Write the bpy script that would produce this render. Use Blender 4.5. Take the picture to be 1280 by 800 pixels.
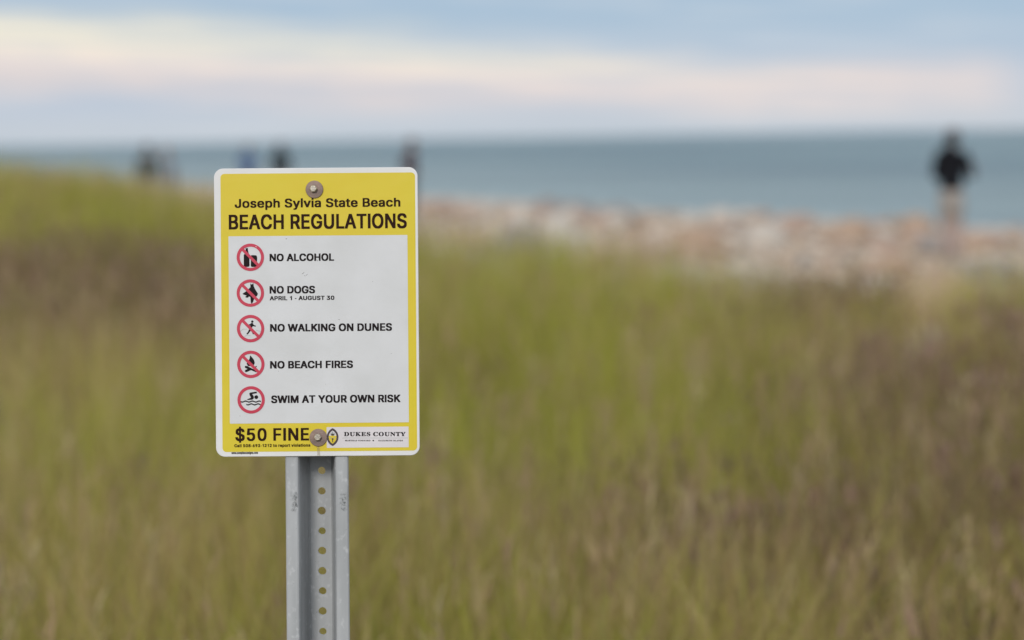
import bpy, bmesh, math, random
import numpy as np
from mathutils import Vector, Matrix, noise

R = math.radians
random.seed(7)
rng = np.random.default_rng(11)
scene = bpy.context.scene
COL = scene.collection
for o in list(bpy.data.objects):
    bpy.data.objects.remove(o)

# ------------------------------------------------------------------ camera
FPX = 70.0 / 36.0 * 1280.0            # focal length in photo pixels
DIST = FPX * 0.001                    # the sign stands where 1 photo pixel is 1 mm
EYE = 1.65
PITCH = math.atan(228.0 / FPX)
cam_data = bpy.data.cameras.new('camera')
cam_data.lens = 70
cam_data.sensor_width = 36
cam_data.sensor_fit = 'HORIZONTAL'
cam_data.clip_start = 0.05
cam_data.clip_end = 90000
cam = bpy.data.objects.new('camera', cam_data)
COL.objects.link(cam)
cam.matrix_world = (Matrix.Translation((0, 0, EYE)) @ Matrix.Rotation(R(90) - PITCH, 4, 'X')
                    @ Matrix.Rotation(R(-1.0), 4, 'Z'))
cam_data.dof.use_dof = True
cam_data.dof.focus_distance = DIST
cam_data.dof.aperture_fstop = 2.35
scene.camera = cam
CAM = cam.matrix_world.copy()

# ------------------------------------------------------------------ world
SUN_EL, SUN_AZ = R(32), R(197)        # behind the camera, to its left
world = bpy.data.worlds.new('World')
scene.world = world
world.use_nodes = True
wt = world.node_tree
for n in list(wt.nodes):
    wt.nodes.remove(n)


def wn(kind, **kw):
    n = wt.nodes.new(kind)
    for k, v in kw.items():
        setattr(n, k, v)
    return n


def wmath(op, a, b=None, c=None):
    n = wn('ShaderNodeMath', operation=op)
    for i, v in enumerate((a, b, c)):
        if v is None:
            continue
        if isinstance(v, (int, float)):
            n.inputs[i].default_value = v
        else:
            wt.links.new(v, n.inputs[i])
    return n.outputs[0]


def wramp(fac, stops):
    n = wn('ShaderNodeValToRGB')
    el = n.color_ramp.elements
    while len(el) < len(stops):
        el.new(0.5)
    for e, (p, c) in zip(el, stops):
        e.position = p
        e.color = (*c, 1)
    wt.links.new(fac, n.inputs[0])
    return n.outputs[0]


def wsmooth(x, lo, hi):
    n = wn('ShaderNodeMapRange', interpolation_type='SMOOTHSTEP')
    wt.links.new(x, n.inputs[0])
    n.inputs[1].default_value = lo
    n.inputs[2].default_value = hi
    return n.outputs[0]


def wmix(fac, a, b):
    n = wn('ShaderNodeMix', data_type='RGBA')
    if isinstance(fac, (int, float)):
        n.inputs[0].default_value = fac
    else:
        wt.links.new(fac, n.inputs[0])
    for i, v in ((6, a), (7, b)):
        if isinstance(v, tuple):
            n.inputs[i].default_value = (*v, 1)
        else:
            wt.links.new(v, n.inputs[i])
    return n.outputs[2]


tc = wn('ShaderNodeTexCoord')
sep = wn('ShaderNodeSeparateXYZ')
wt.links.new(tc.outputs['Generated'], sep.inputs[0])
DX, DY, DZ = sep.outputs
sky = wn('ShaderNodeTexSky', sky_type='NISHITA')
sky.sun_disc = False
sky.sun_elevation = SUN_EL
sky.sun_rotation = SUN_AZ
sky.altitude = 5
sky.air_density = 1.0
sky.dust_density = 1.5
sky.ozone_density = 1.5
SKY_STRENGTH = 0.1
K = 1.0 / SKY_STRENGTH                # cloud colours below are written as seen
# a thin high overcast whose thickness changes with elevation
elev = wmath('POWER', wmath('MAXIMUM', DZ, 0.0), 0.5)      # finer near the horizon
veil = wramp(elev, [(0.0, (.53, .61, .70)), (0.08, (.61, .67, .75)), (0.15, (.54, .62, .75)),
                    (0.25, (.385, .525, .69)), (0.34, (.38, .51, .68)), (0.55, (.80, .86, .96)),
                    (1.0, (1.0, 1.02, 1.06))])
vk = wn('ShaderNodeVectorMath', operation='SCALE')
wt.links.new(veil, vk.inputs[0])
vk.inputs['Scale'].default_value = K
base = wmix(0.86, sky.outputs[0], vk.outputs[0])
# long banks of evening cloud low over the sea
comb = wn('ShaderNodeCombineXYZ')
wt.links.new(wmath('MULTIPLY', DX, 7.0), comb.inputs[0])
wt.links.new(wmath('MULTIPLY', DY, 2.0), comb.inputs[1])
wt.links.new(wmath('MULTIPLY', DZ, 60.0), comb.inputs[2])
nz = wn('ShaderNodeTexNoise')
nz.inputs['Scale'].default_value = 1.0
nz.inputs['Detail'].default_value = 3.0
wt.links.new(comb.outputs[0], nz.inputs['Vector'])
wob = wmath('SUBTRACT', nz.outputs['Fac'], 0.5)
comb2 = wn('ShaderNodeCombineXYZ')
wt.links.new(wmath('MULTIPLY', DX, 13.0), comb2.inputs[0])
wt.links.new(wmath('MULTIPLY', DY, 3.0), comb2.inputs[1])
wt.links.new(wmath('MULTIPLY_ADD', DZ, 190.0, wmath('MULTIPLY', DX, 9.0)), comb2.inputs[2])
nz2 = wn('ShaderNodeTexNoise')
nz2.inputs['Scale'].default_value = 1.0
nz2.inputs['Detail'].default_value = 2.0
wt.links.new(comb2.outputs[0], nz2.inputs['Vector'])
streak = wsmooth(nz2.outputs['Fac'], 0.30, 0.68)
# centre line of the bank drops from north (left) to south (right), its height with it
zc = wmath('MULTIPLY_ADD', DX, -0.056, 0.0310)
half = wmath('MULTIPLY_ADD', DX, -0.016, 0.0180)
off = wmath('ABSOLUTE', wmath('ADD', wmath('SUBTRACT', DZ, zc), wmath('MULTIPLY', wob, 0.040)))
rel = wmath('DIVIDE', off, half)
bank = wsmooth(rel, 1.35, 0.1)
bank = wmath('MULTIPLY', bank, wsmooth(DX, 0.265, 0.225))
bank = wmath('MULTIPLY', bank, wmath('MULTIPLY_ADD', streak, 0.55, 0.52))
bank = wmath('MULTIPLY', bank, wmath('MULTIPLY_ADD', DX, -0.7, 0.88))
bank = wmath('MINIMUM', bank, 0.95)
warm = wramp(wsmooth(wmath('SUBTRACT', DZ, zc), -0.014, 0.012),
             [(0.0, (.80, .69, .655)), (0.45, (.90, .78, .71)), (1.0, (.93, .86, .70))])
wk = wn('ShaderNodeVectorMath', operation='SCALE')
wt.links.new(warm, wk.inputs[0])
wk.inputs['Scale'].default_value = K
rose = wmix(wsmooth(DX, -0.05, 0.2), wk.outputs[0], (.88 * K, .75 * K, .69 * K))
mist = wmath('MULTIPLY', wmath('MULTIPLY', streak, wsmooth(nz.outputs['Fac'], .35, .65)), wsmooth(DZ, 0.2, 0.03))
base = wmix(wmath('MULTIPLY', mist, .45), base, (.66 * K, .70 * K, .75 * K))
skyc = wmix(bank, base, rose)
bg = wn('ShaderNodeBackground')
bg.inputs['Strength'].default_value = SKY_STRENGTH
wt.links.new(skyc, bg.inputs['Color'])
wo = wn('ShaderNodeOutputWorld')
wt.links.new(bg.outputs[0], wo.inputs[0])

sun_data = bpy.data.lights.new('sun', 'SUN')
sun_data.energy = 1.5
sun_data.angle = R(14)
sun_data.color = (1.0, 0.955, 0.89)
sun = bpy.data.objects.new('sun', sun_data)
COL.objects.link(sun)
sd = Vector((math.sin(SUN_AZ) * math.cos(SUN_EL), math.cos(SUN_AZ) * math.cos(SUN_EL), math.sin(SUN_EL)))
sun.rotation_euler = sd.to_track_quat('Z', 'Y').to_euler()
sun.location = (-20, -30, 30)

scene.view_settings.view_transform = 'Standard'
scene.view_settings.look = 'None'
scene.view_settings.exposure = 0.0
scene.view_settings.gamma = 1.0
scene.view_settings.use_curve_mapping = False
scene.cycles.use_denoising = True
scene.cycles.max_bounces = 6
scene.cycles.diffuse_bounces = 3
scene.cycles.caustics_reflective = False
scene.cycles.caustics_refractive = False


# ------------------------------------------------------------------ helpers
def tag(o, label=None, cat=None, group=None, kind=None):
    if label:
        o['label'] = label
    if cat:
        o['category'] = cat
    if group:
        o['group'] = group
    if kind:
        o['kind'] = kind
    return o


def link(name, me, parent=None, mats=()):
    o = bpy.data.objects.new(name, me)
    COL.objects.link(o)
    for m in mats:
        me.materials.append(m)
    if parent:
        o.parent = parent
    return o


def mesh_from(name, verts, faces, mats=(), parent=None, smooth=False, matidx=None):
    me = bpy.data.meshes.new(name)
    me.from_pydata([tuple(v) for v in verts], [], faces)
    if matidx:
        me.polygons.foreach_set('material_index', matidx)
    if smooth:
        me.polygons.foreach_set('use_smooth', [True] * len(me.polygons))
    me.update()
    return link(name, me, parent, mats)


def mat(name, color, rough=0.6, metal=0.0, spec=0.5, var=0.0, vscale=20.0, bump=0.0, bscale=60.0,
        attr=None, sheen=0.0, alpha=1.0, vcolor=None):
    m = bpy.data.materials.new(name)
    m.use_nodes = True
    t = m.node_tree
    b = t.nodes['Principled BSDF']
    b.inputs['Base Color'].default_value = (*color, 1)
    b.inputs['Roughness'].default_value = rough
    b.inputs['Metallic'].default_value = metal
    b.inputs['Specular IOR Level'].default_value = spec
    b.inputs['Sheen Weight'].default_value = sheen
    b.inputs['Alpha'].default_value = alpha
    src = None
    if attr:
        a = t.nodes.new('ShaderNodeAttribute')
        a.attribute_name = attr
        src = a.outputs['Color']
        t.links.new(src, b.inputs['Base Color'])
    co = t.nodes.new('ShaderNodeTexCoord')
    if var > 0:
        n = t.nodes.new('ShaderNodeTexNoise')
        n.inputs['Scale'].default_value = vscale
        n.inputs['Detail'].default_value = 5
        t.links.new(co.outputs['Object'], n.inputs['Vector'])
        mx = t.nodes.new('ShaderNodeMix')
        mx.data_type = 'RGBA'
        mr = t.nodes.new('ShaderNodeMapRange')
        mr.inputs[1].default_value = 0.3
        mr.inputs[2].default_value = 0.7
        t.links.new(n.outputs['Fac'], mr.inputs[0])
        t.links.new(mr.outputs[0], mx.inputs[0])
        d = vcolor or tuple(c * (1 - var) for c in color)
        mx.inputs[7].default_value = (*d, 1)
        if src:
            t.links.new(src, mx.inputs[6])
        else:
            mx.inputs[6].default_value = (*color, 1)
        t.links.new(mx.outputs[2], b.inputs['Base Color'])
    if bump > 0:
        n = t.nodes.new('ShaderNodeTexNoise')
        n.inputs['Scale'].default_value = bscale
        n.inputs['Detail'].default_value = 4
        t.links.new(co.outputs['Object'], n.inputs['Vector'])
        bp = t.nodes.new('ShaderNodeBump')
        bp.inputs['Strength'].default_value = bump
        bp.inputs['Distance'].default_value = 0.01
        t.links.new(n.outputs['Fac'], bp.inputs['Height'])
        t.links.new(bp.outputs[0], b.inputs['Normal'])
    return m


def sstep(a, b, x):
    t = np.clip((np.asarray(x, float) - a) / (b - a), 0, 1)
    return t * t * (3 - 2 * t)


def ray(px, py):
    """direction of a photo pixel in the world"""
    v = Vector(((px - 640) / FPX, (400 - py) / FPX, -1))
    return (CAM.to_3x3() @ v).normalized()


# ------------------------------------------------------------------ the land
# shoreline: a straight line running away to the left
SP = np.array([14.0, 54.6])
SN = np.array([-0.921, -0.389])       # points inland
SEA_Z = -1.2


def shore_dist(x, y):
    return (x - SP[0]) * SN[0] + (y - SP[1]) * SN[1]


CU = [-0.8, -0.35, -0.257, -0.20, -0.15, -0.10, -0.04, 0.06, 0.145, 0.26, 0.8]
CD = [34, 32, 30, 28.5, 26, 23, 20, 17.0, 14.5, 14, 14]
CZ = [1.0, 0.95, 0.86, 0.66, 0.45, 0.30, 0.18, 0.12, 0.07, 0.07, 0.1]


def crest_d(x, y):
    u = x / np.maximum(y, 0.5)
    return np.interp(u, CU, CD)


def vnoise(x, y, s, seed=0.0):
    f = np.vectorize(lambda a, b: noise.noise((a / s + seed, b / s - seed, seed * 1.7)))
    return f(x, y)


def height(x, y):
    x = np.asarray(x, float)
    y = np.asarray(y, float)
    u = x / np.maximum(y, 0.5)
    dc = np.interp(u, CU, CD)
    zc = np.interp(u, CU, CZ)
    rise = zc * sstep(0.35, 1.0, y / dc)
    s = shore_dist(x, y)
    beach = np.minimum(-1.2 + 0.059 * s, -0.10 + 0.004 * (s - 18.7))
    beach = np.maximum(beach, -6)
    back = sstep(0.2, 4.5, y - dc)
    return rise * (1 - back) + beach * back


PATH_U = 0.214                        # a sandy gap trodden through the crest


def path_dist(x, y):
    return np.abs(x - PATH_U * y - 0.12 * np.sin(y * 1.3))


def is_sand(x, y):
    d = y - crest_d(x, y)
    return (d > 1.2) | ((path_dist(x, y) < 0.3) & (y > 11.8))


xs = np.unique(np.concatenate([np.linspace(-400, -40, 25), np.linspace(-40, -14, 40), np.linspace(-14, 14, 113),
                               np.linspace(14, 40, 40), np.linspace(40, 400, 25)]))
ys = np.unique(np.concatenate([np.linspace(-300, -10, 16), np.linspace(-10, 40, 201), np.linspace(40, 110, 100),
                               np.linspace(110, 700, 60)]))
GX, GY = np.meshgrid(xs, ys)
GZ = height(GX, GY)
near = (np.abs(GX) < 60) & (GY < 130) & (GY > -12)
nzv = np.zeros_like(GZ)
nzv[near] = 0.05 * vnoise(GX[near], GY[near], 1.6, 3.1) + 0.02 * vnoise(GX[near], GY[near], 0.5, 8.1)
GZ += nzv * sstep(0.2, 1.0, np.hypot(GX + 0.25, GY - 2.4))
nx, ny = len(xs), len(ys)
sand_v = is_sand(GX, GY)
verts = np.stack([GX, GY, GZ], -1).reshape(-1, 3)
fg, fs = [], []
for j in range(ny - 1):
    for i in range(nx - 1):
        a = j * nx + i
        f = (a, a + 1, a + nx + 1, a + nx)
        k = int(sand_v[j, i]) + int(sand_v[j, i + 1]) + int(sand_v[j + 1, i]) + int(sand_v[j + 1, i + 1])
        (fs if k >= 2 else fg).append(f)


def sub_sheet(name, faces, m):
    idx = sorted({v for f in faces for v in f})
    mp = {v: k for k, v in enumerate(idx)}
    return mesh_from(name, verts[idx], [tuple(mp[v] for v in f) for f in faces], [m], smooth=True)


m_soil = mat('dune soil with litter', (.10, .075, .035), 0.95, var=.5, vscale=2.5, vcolor=(.17, .13, .065), bump=.6, bscale=25)
m_sand = mat('beach sand', (.52, .415, .32), 0.95, var=.3, vscale=1.1, vcolor=(.42, .325, .24), bump=.5, bscale=14)
tag(sub_sheet('ground', fg, m_soil), 'dune soil under the grass', 'ground', kind='structure')
tag(sub_sheet('beach', fs, m_sand), 'pinkish tan beach sand behind the grassy dune', 'beach', kind='structure')

# ------------------------------------------------------------------ the sea
m_sea = bpy.data.materials.new('sea water')
m_sea.use_nodes = True
t = m_sea.node_tree
b = t.nodes['Principled BSDF']
b.inputs['Base Color'].default_value = (.085, .155, .165, 1)
b.inputs['Roughness'].default_value = 0.35
b.inputs['IOR'].default_value = 1.33
co = t.nodes.new('ShaderNodeTexCoord')
mp = t.nodes.new('ShaderNodeMapping')
mp.inputs['Rotation'].default_value = (0, 0, R(20))
mp.inputs['Scale'].default_value = (.30, .8, 1)
t.links.new(co.outputs['Object'], mp.inputs['Vector'])
n1 = t.nodes.new('ShaderNodeTexNoise')
n1.inputs['Scale'].default_value = 1.0
n1.inputs['Detail'].default_value = 6
n1.inputs['Roughness'].default_value = .6
t.links.new(mp.outputs[0], n1.inputs['Vector'])
bp = t.nodes.new('ShaderNodeBump')
bp.inputs['Strength'].default_value = 1.0
bp.inputs['Distance'].default_value = 0.9
t.links.new(n1.outputs['Fac'], bp.inputs['Height'])
t.links.new(bp.outputs[0], b.inputs['Normal'])
n2 = t.nodes.new('ShaderNodeTexNoise')
n2.inputs['Scale'].default_value = .045
n2.inputs['Detail'].default_value = 5
t.links.new(mp.outputs[0], n2.inputs['Vector'])
mx = t.nodes.new('ShaderNodeMix')
mx.data_type = 'RGBA'
mx.inputs[6].default_value = (.038, .10, .13, 1)
mx.inputs[7].default_value = (.165, .255, .265, 1)
mrp = t.nodes.new('ShaderNodeMapRange')
mrp.inputs[1].default_value = .42
mrp.inputs[2].default_value = .60
t.links.new(n2.outputs['Fac'], mrp.inputs[0])
t.links.new(mrp.outputs[0], mx.inputs[0])
dt = t.nodes.new('ShaderNodeVectorMath')
dt.operation = 'DOT_PRODUCT'
t.links.new(co.outputs['Object'], dt.inputs[0])
dt.inputs[1].default_value = (-SN[0], -SN[1], 0)
mr = t.nodes.new('ShaderNodeMapRange')
mr.interpolation_type = 'SMOOTHSTEP'
o_ = float(-(SP * SN).sum())
mr.inputs[1].default_value = o_
mr.inputs[2].default_value = o_ + 75
mr.inputs[3].default_value = .55
mr.inputs[4].default_value = 0
t.links.new(dt.outputs['Value'], mr.inputs[0])
mx2 = t.nodes.new('ShaderNodeMix')
mx2.data_type = 'RGBA'
t.links.new(mr.outputs[0], mx2.inputs[0])
t.links.new(mx.outputs[2], mx2.inputs[6])
mx2.inputs[7].default_value = (.27, .34, .34, 1)
t.links.new(mx2.outputs[2], b.inputs['Base Color'])

sx = np.unique(np.concatenate([np.linspace(-60, 60, 161), np.array([-40000, -8000, -2000, -500, -150, 150, 500, 2000, 8000, 40000])]))
sy = np.unique(np.concatenate([np.linspace(40, 130, 181), np.array([150, 200, 300, 600, 1500, 4000, 10000, 25000, 60000])]))
SX, SY = np.meshgrid(sx, sy)
SZ = np.full_like(SX, SEA_Z)
nm = (np.abs(SX) < 61) & (SY < 131)
SZ[nm] += 0.10 * vnoise(SX[nm] * .45, SY[nm], 1.7, 5.5)
mm = len(sx)
mesh_faces = [(j * mm + i, j * mm + i + 1, (j + 1) * mm + i + 1, (j + 1) * mm + i)
              for j in range(len(sy) - 1) for i in range(mm - 1)]
tag(mesh_from('sea', np.stack([SX, SY, SZ], -1).reshape(-1, 3), mesh_faces, [m_sea], smooth=True),
    'grey green sea reaching the horizon', 'sea', kind='structure')
# a line of small broken surf where the sea meets the sand
fv, ff = [], []
line = np.array([-0.389, 0.921])
nseg = 260
for k in range(nseg):
    p = SP + line * (k * 0.45 - 25)
    wv = 0.45 + 0.4 * noise.noise((k * .11, 2.0, 0)) + .25 * noise.noise((k * .43, 7.0, 0))
    c = p - SN * (0.6 + 0.5 * noise.noise((k * .09, 9.0, 0)))
    for q, hz in ((-wv, -.22), (-wv * .4, .07), (wv * .3, .09), (wv, -.22)):
        e = c + SN * q
        fv.append((e[0], e[1], SEA_Z + 0.03 + hz))
for k in range(nseg - 1):
    for q in range(3):
        a = k * 4 + q
        ff.append((a, a + 1, a + 5, a + 4))
m_foam = mat('surf foam', (.42, .46, .46), .8, var=.5, vscale=3, vcolor=(.20, .26, .27), bump=.5, bscale=8)
tag(mesh_from('surf', fv, ff, [m_foam], smooth=True), 'thin line of broken surf along the shore', 'surf', kind='stuff')

# ------------------------------------------------------------------ people on the beach
def ground_spot(px, dist):
    d = ray(px, 180)
    d = Vector((d.x, d.y, 0)).normalized()
    p = d * dist
    return (p.x, p.y)


PEOPLE = [
    dict(px=1189, dist=26.0, girth=.98, hem=.985, face=R(-38), height=1.76, top=(.012, .013, .017), bottom=(.34, .315, .29), hair=(.02, .016, .014),
         arms='hold', legs='shorts', hood=True, jacket='jacket', lean=.03,
         label='person in a black hooded jacket and tan shorts standing alone on the right beach'),
    dict(px=184, dist=45.0, face=R(20), height=1.74, top=(.10, .115, .115), bottom=(.42, .38, .38), hair=(.02, .02, .018),
         arms='down', legs='trousers', hood=False, jacket='jacket', lean=.0,
         label='person in a dark jacket and pale trousers beyond the left dune, leftmost on the beach'),
    dict(px=214, dist=47.0, face=R(100), height=1.66, top=(.19, .215, .25), bottom=(.15, .20, .24), hair=(.20, .17, .16),
         arms='hips', legs='trousers', hood=False, jacket='shirt', lean=.10,
         label='person in a light grey top and slate trousers beside the leftmost dark jacketed one'),
    dict(px=309, dist=58.0, face=R(-15), height=1.68, top=(.06, .13, .28), bottom=(.10, .12, .16), hair=(.10, .08, .06),
         arms='down', legs='trousers', hood=False, jacket='shirt', lean=.0,
         label='person in a blue shirt on the far beach, seen above the sign\'s top left edge'),
    dict(px=350, dist=56.0, face=R(12), height=1.76, top=(.035, .045, .05), bottom=(.08, .08, .09), hair=(.025, .02, .02),
         arms='down', legs='trousers', hood=True, jacket='jacket', lean=.0,
         label='person in a charcoal hooded jacket just right of the blue shirted one on the beach'),
    dict(px=512, dist=44.0, face=R(-70), height=1.78, top=(.075, .045, .05), bottom=(.06, .075, .09), hair=(.03, .02, .02),
         arms='hips', legs='trousers', hood=False, jacket='jacket', lean=.04,
         label='person in a dark maroon jacket and slate trousers behind the sign\'s top right corner'),
]
PEOPLE_SPOTS = []
for P_ in PEOPLE:
    P_['xy'] = ground_spot(P_['px'], P_['dist'])
    PEOPLE_SPOTS.append(P_['xy'])

m_skin = mat('skin', (.40, .31, .275), .6, var=.12, vscale=9)
m_eye = mat('eye', (.03, .025, .02), .2)
m_shoe = mat('shoe canvas', (.30, .28, .26), .8)


def skin_mesh(name, pts, edges, root, levels=2):
    """grow one continuous surface round a skeleton of (x, y, z, rx, ry)"""
    me = bpy.data.meshes.new(name)
    me.from_pydata([p[:3] for p in pts], edges, [])
    ob = bpy.data.objects.new(name, me)
    COL.objects.link(ob)
    md = ob.modifiers.new('skin', 'SKIN')
    md.use_smooth_shade = True
    for i, p in enumerate(pts):
        s = me.skin_vertices[0].data[i]
        s.radius = (p[3], p[4] if len(p) > 4 else p[3])
        s.use_root = (i == root)
    sb = ob.modifiers.new('sub', 'SUBSURF')
    sb.levels = levels
    sb.render_levels = levels
    dg = bpy.context.evaluated_depsgraph_get()
    out = bpy.data.meshes.new_from_object(ob.evaluated_get(dg))
    out.name = name
    bpy.data.objects.remove(ob)
    bpy.data.meshes.remove(me)
    return out


def arm_points(s, style):
    sh = Vector((s * .175, 0, 1.42))
    if style == 'hold' and s > 0:
        el, wr, hd = Vector((s * .26, .03, 1.16)), Vector((s * .17, .27, 1.22)), Vector((s * .145, .36, 1.25))
    elif style == 'hold':
        el, wr, hd = Vector((s * .25, .02, 1.15)), Vector((s * .12, .24, 1.17)), Vector((s * .07, .32, 1.20))
    elif style == 'hips':
        el, wr, hd = Vector((s * .40, -.08, 1.18)), Vector((s * .22, .05, 1.03)), Vector((s * .165, .12, .985))
    else:
        el, wr, hd = Vector((s * .235, -.03, 1.13)), Vector((s * .25, .03, .89)), Vector((s * .25, .05, .80))
    return sh, el, wr, hd


def person(P_):
    x, y = P_['xy']
    root = bpy.data.objects.new('person', None)
    COL.objects.link(root)
    root.empty_display_size = .2
    root.location = (x, y, float(height(x, y)) - .005)
    sc = P_['height'] / 1.755
    root.scale = (sc * P_.get('girth', 1), sc * P_.get('girth', 1), sc)
    root.rotation_euler = (0, 0, P_['face'])
    tag(root, P_['label'], 'person', 'people standing on the beach')
    ln = P_['lean']

    def L(p):                                   # lean of the upper body
        p = list(p)
        if p[2] > .95:
            p[1] += (p[2] - .95) * ln * 1.6
        return tuple(p)
    pts = [(0, 0, .93, .135, .105), (0, .0, 1.10, .125, .092), (0, .0, 1.29, .15, .105), (0, -.005, 1.42, .11, .08),
           (0, 0, 1.495, .052, .055), (0, .012, 1.555, .060, .072), (0, .022, 1.635, .078, .095), (0, .012, 1.705, .062, .075)]
    ed = [(i, i + 1) for i in range(7)]
    # nose and ears grow out of the head
    for (q, rr) in (((0, .125, 1.625), .013), ((.083, .0, 1.63), .018), ((-.083, .0, 1.63), .018)):
        pts.append((*q, rr, rr))
        ed.append((6, len(pts) - 1))
    stance = .10 if P_['legs'] != 'shorts' else .075
    for s in (-1, 1):
        i = len(pts)
        pts += [(s * .09, 0, .86, .095, .10), (s * (stance - .005), .015, .50, .060, .064), (s * stance, -.012, .36, .054, .062),
                (s * stance, -.02, .10, .037, .042), (s * stance, -.03, .045, .040, .042), (s * (stance + .02), .15, .03, .038, .028)]
        ed += [(0, i)] + [(i + k, i + k + 1) for k in range(5)]
        sh, el, wr, hd = arm_points(s, P_['arms'])
        i = len(pts)
        pts += [(*sh, .062, .062), (*el, .044, .044), (*wr, .028, .030), (*hd, .036, .022)]
        ed += [(3, i), (i, i + 1), (i + 1, i + 2), (i + 2, i + 3)]
        ax = (hd - wr).normalized()
        side = ax.cross(Vector((0, 0, 1)))
        if side.length < .3:
            side = Vector((0, 1, 0))
        side.normalize()
        nrm = side.cross(ax).normalized()
        for f, (off, ln_) in enumerate(((-.030, .062), (-.010, .076), (.010, .072), (.030, .056))):
            a = hd + side * off + ax * .035
            b_ = a + ax * ln_ * .55 - nrm * .006
            c = b_ + ax * ln_ * .35 - nrm * .022
            k = len(pts)
            pts += [(*a, .0095), (*b_, .009), (*c, .0075)]
            ed += [(i + 3, k), (k, k + 1), (k + 1, k + 2)]
        a = wr + ax * .035 - side * .036
        b_ = a + ax * .036 - side * .018 - nrm * .012
        k = len(pts)
        pts += [(*a, .011), (*b_, .0095)]
        ed += [(i + 2, k), (k, k + 1)]
    pts = [L(p) for p in pts]
    o = link('body', skin_mesh('body', pts, ed, 0), root, [m_skin])
    # eyes, hair
    bm = bmesh.new()
    for s in (-1, 1):
        bmesh.ops.create_uvsphere(bm, u_segments=10, v_segments=8, radius=.012,
                                  matrix=Matrix.Translation(L((s * .031, .112, 1.645))))
        me = bpy.data.meshes.new('eye')
        bm.to_mesh(me)
        bm.free()
        link('eye', me, root, [m_eye])
        bm = bmesh.new()
    bm = bmesh.new()
    bmesh.ops.create_uvsphere(bm, u_segments=24, v_segments=16, radius=1)
    for v in bm.verts:
        p = v.co
        front = max(0, p.y)
        zz = p.z
        q = Vector((p.x * .101, p.y * .122 - .006, p.z * .116))
        q *= 1 + .06 * noise.noise(Vector((p.x * 3, p.y * 3, p.z * 1.2)))
        if zz < .15 and front > .25:              # open over the face
            q.y *= .55
            q.x *= .9
        if zz < -.3:
            q.x *= .82
        q *= 1 + .05 * noise.noise(q * 40)
        v.co = Vector(L((q.x, q.y + .012, q.z + 1.652)))
    for f in bm.faces:
        f.smooth = True
    me = bpy.data.meshes.new('hair')
    bm.to_mesh(me)
    bm.free()
    link('hair', me, root, [mat('hair', P_['hair'], .5, var=.3, vscale=60)])
    # upper garment
    g = .022
    hem = P_.get('hem', .87)
    tp = [(0, 0, hem, .156 + g, .126 + g), (0, 0, (hem + 1.29) / 2, .145 + g, .112 + g), (0, 0, 1.29, .158 + g, .115 + g),
          (0, -.005, 1.42, .115 + g, .085 + g), (0, 0, 1.475, .066, .068)]
    te = [(i, i + 1) for i in range(4)]
    for s in (-1, 1):
        sh, el, wr, hd = arm_points(s, P_['arms'])
        i = len(tp)
        wend = wr if P_['jacket'] == 'jacket' else el.lerp(wr, .15)
        tp += [(*sh, .068 + g * .6, .068 + g * .6), (*el, .052 + g * .5, .052 + g * .5), (*wend, .041, .041)]
        te += [(3, i), (i, i + 1), (i + 1, i + 2)]
    cloth = mat(P_['jacket'] + ' cloth', P_['top'], .9, spec=.1, var=.25, vscale=8, bump=.6, bscale=18)
    jk = link(P_['jacket'], skin_mesh(P_['jacket'], [L(p) for p in tp], te, 1), root, [cloth])
    if P_['hood']:                                # hood lying on the shoulders
        bm = bmesh.new()
        bmesh.ops.create_uvsphere(bm, u_segments=20, v_segments=14, radius=1)
        for v in bm.verts:
            q = v.co
            fold = .75 if q.z > .5 else 1
            v.co = Vector(L((q.x * .125, q.y * .075 * fold - .085, q.z * .085 + 1.475)))
        for f in bm.faces:
            f.smooth = True
        me = bpy.data.meshes.new('hood')
        bm.to_mesh(me)
        bm.free()
        link('hood', me, jk, [cloth])
    # lower garment
    bp_ = [(0, 0, 1.09, .136, .104), (0, 0, .90, .155, .125)]
    be = [(0, 1)]
    for s in (-1, 1):
        i = len(bp_)
        if P_['legs'] == 'shorts':
            bp_ += [(s * .085, 0, .80, .098, .105), (s * .080, .01, .60, .080, .085)]
            be += [(1, i), (i, i + 1)]
        else:
            bp_ += [(s * .09, 0, .82, .112, .115), (s * (stance - .002), .012, .50, .080, .084),
                    (s * stance, -.012, .30, .070, .075), (s * stance, -.018, .09, .062, .070)]
            be += [(1, i), (i, i + 1), (i + 1, i + 2), (i + 2, i + 3)]
    link(P_['legs'], skin_mesh(P_['legs'], bp_, be, 1), root, [mat(P_['legs'] + ' cloth', P_['bottom'], .9, var=.2, vscale=8, bump=.5, bscale=18)])
    for s in (-1, 1):
        sp = [(s * stance, -.055, .05, .052, .05), (s * stance, .0, .055, .054, .058), (s * (stance + .01), .09, .04, .055, .042),
              (s * (stance + .02), .17, .032, .048, .034)]
        link('shoe', skin_mesh('shoe', sp, [(0, 1), (1, 2), (2, 3)], 1), root, [m_shoe])


for P_ in PEOPLE:
    person(P_)

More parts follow.
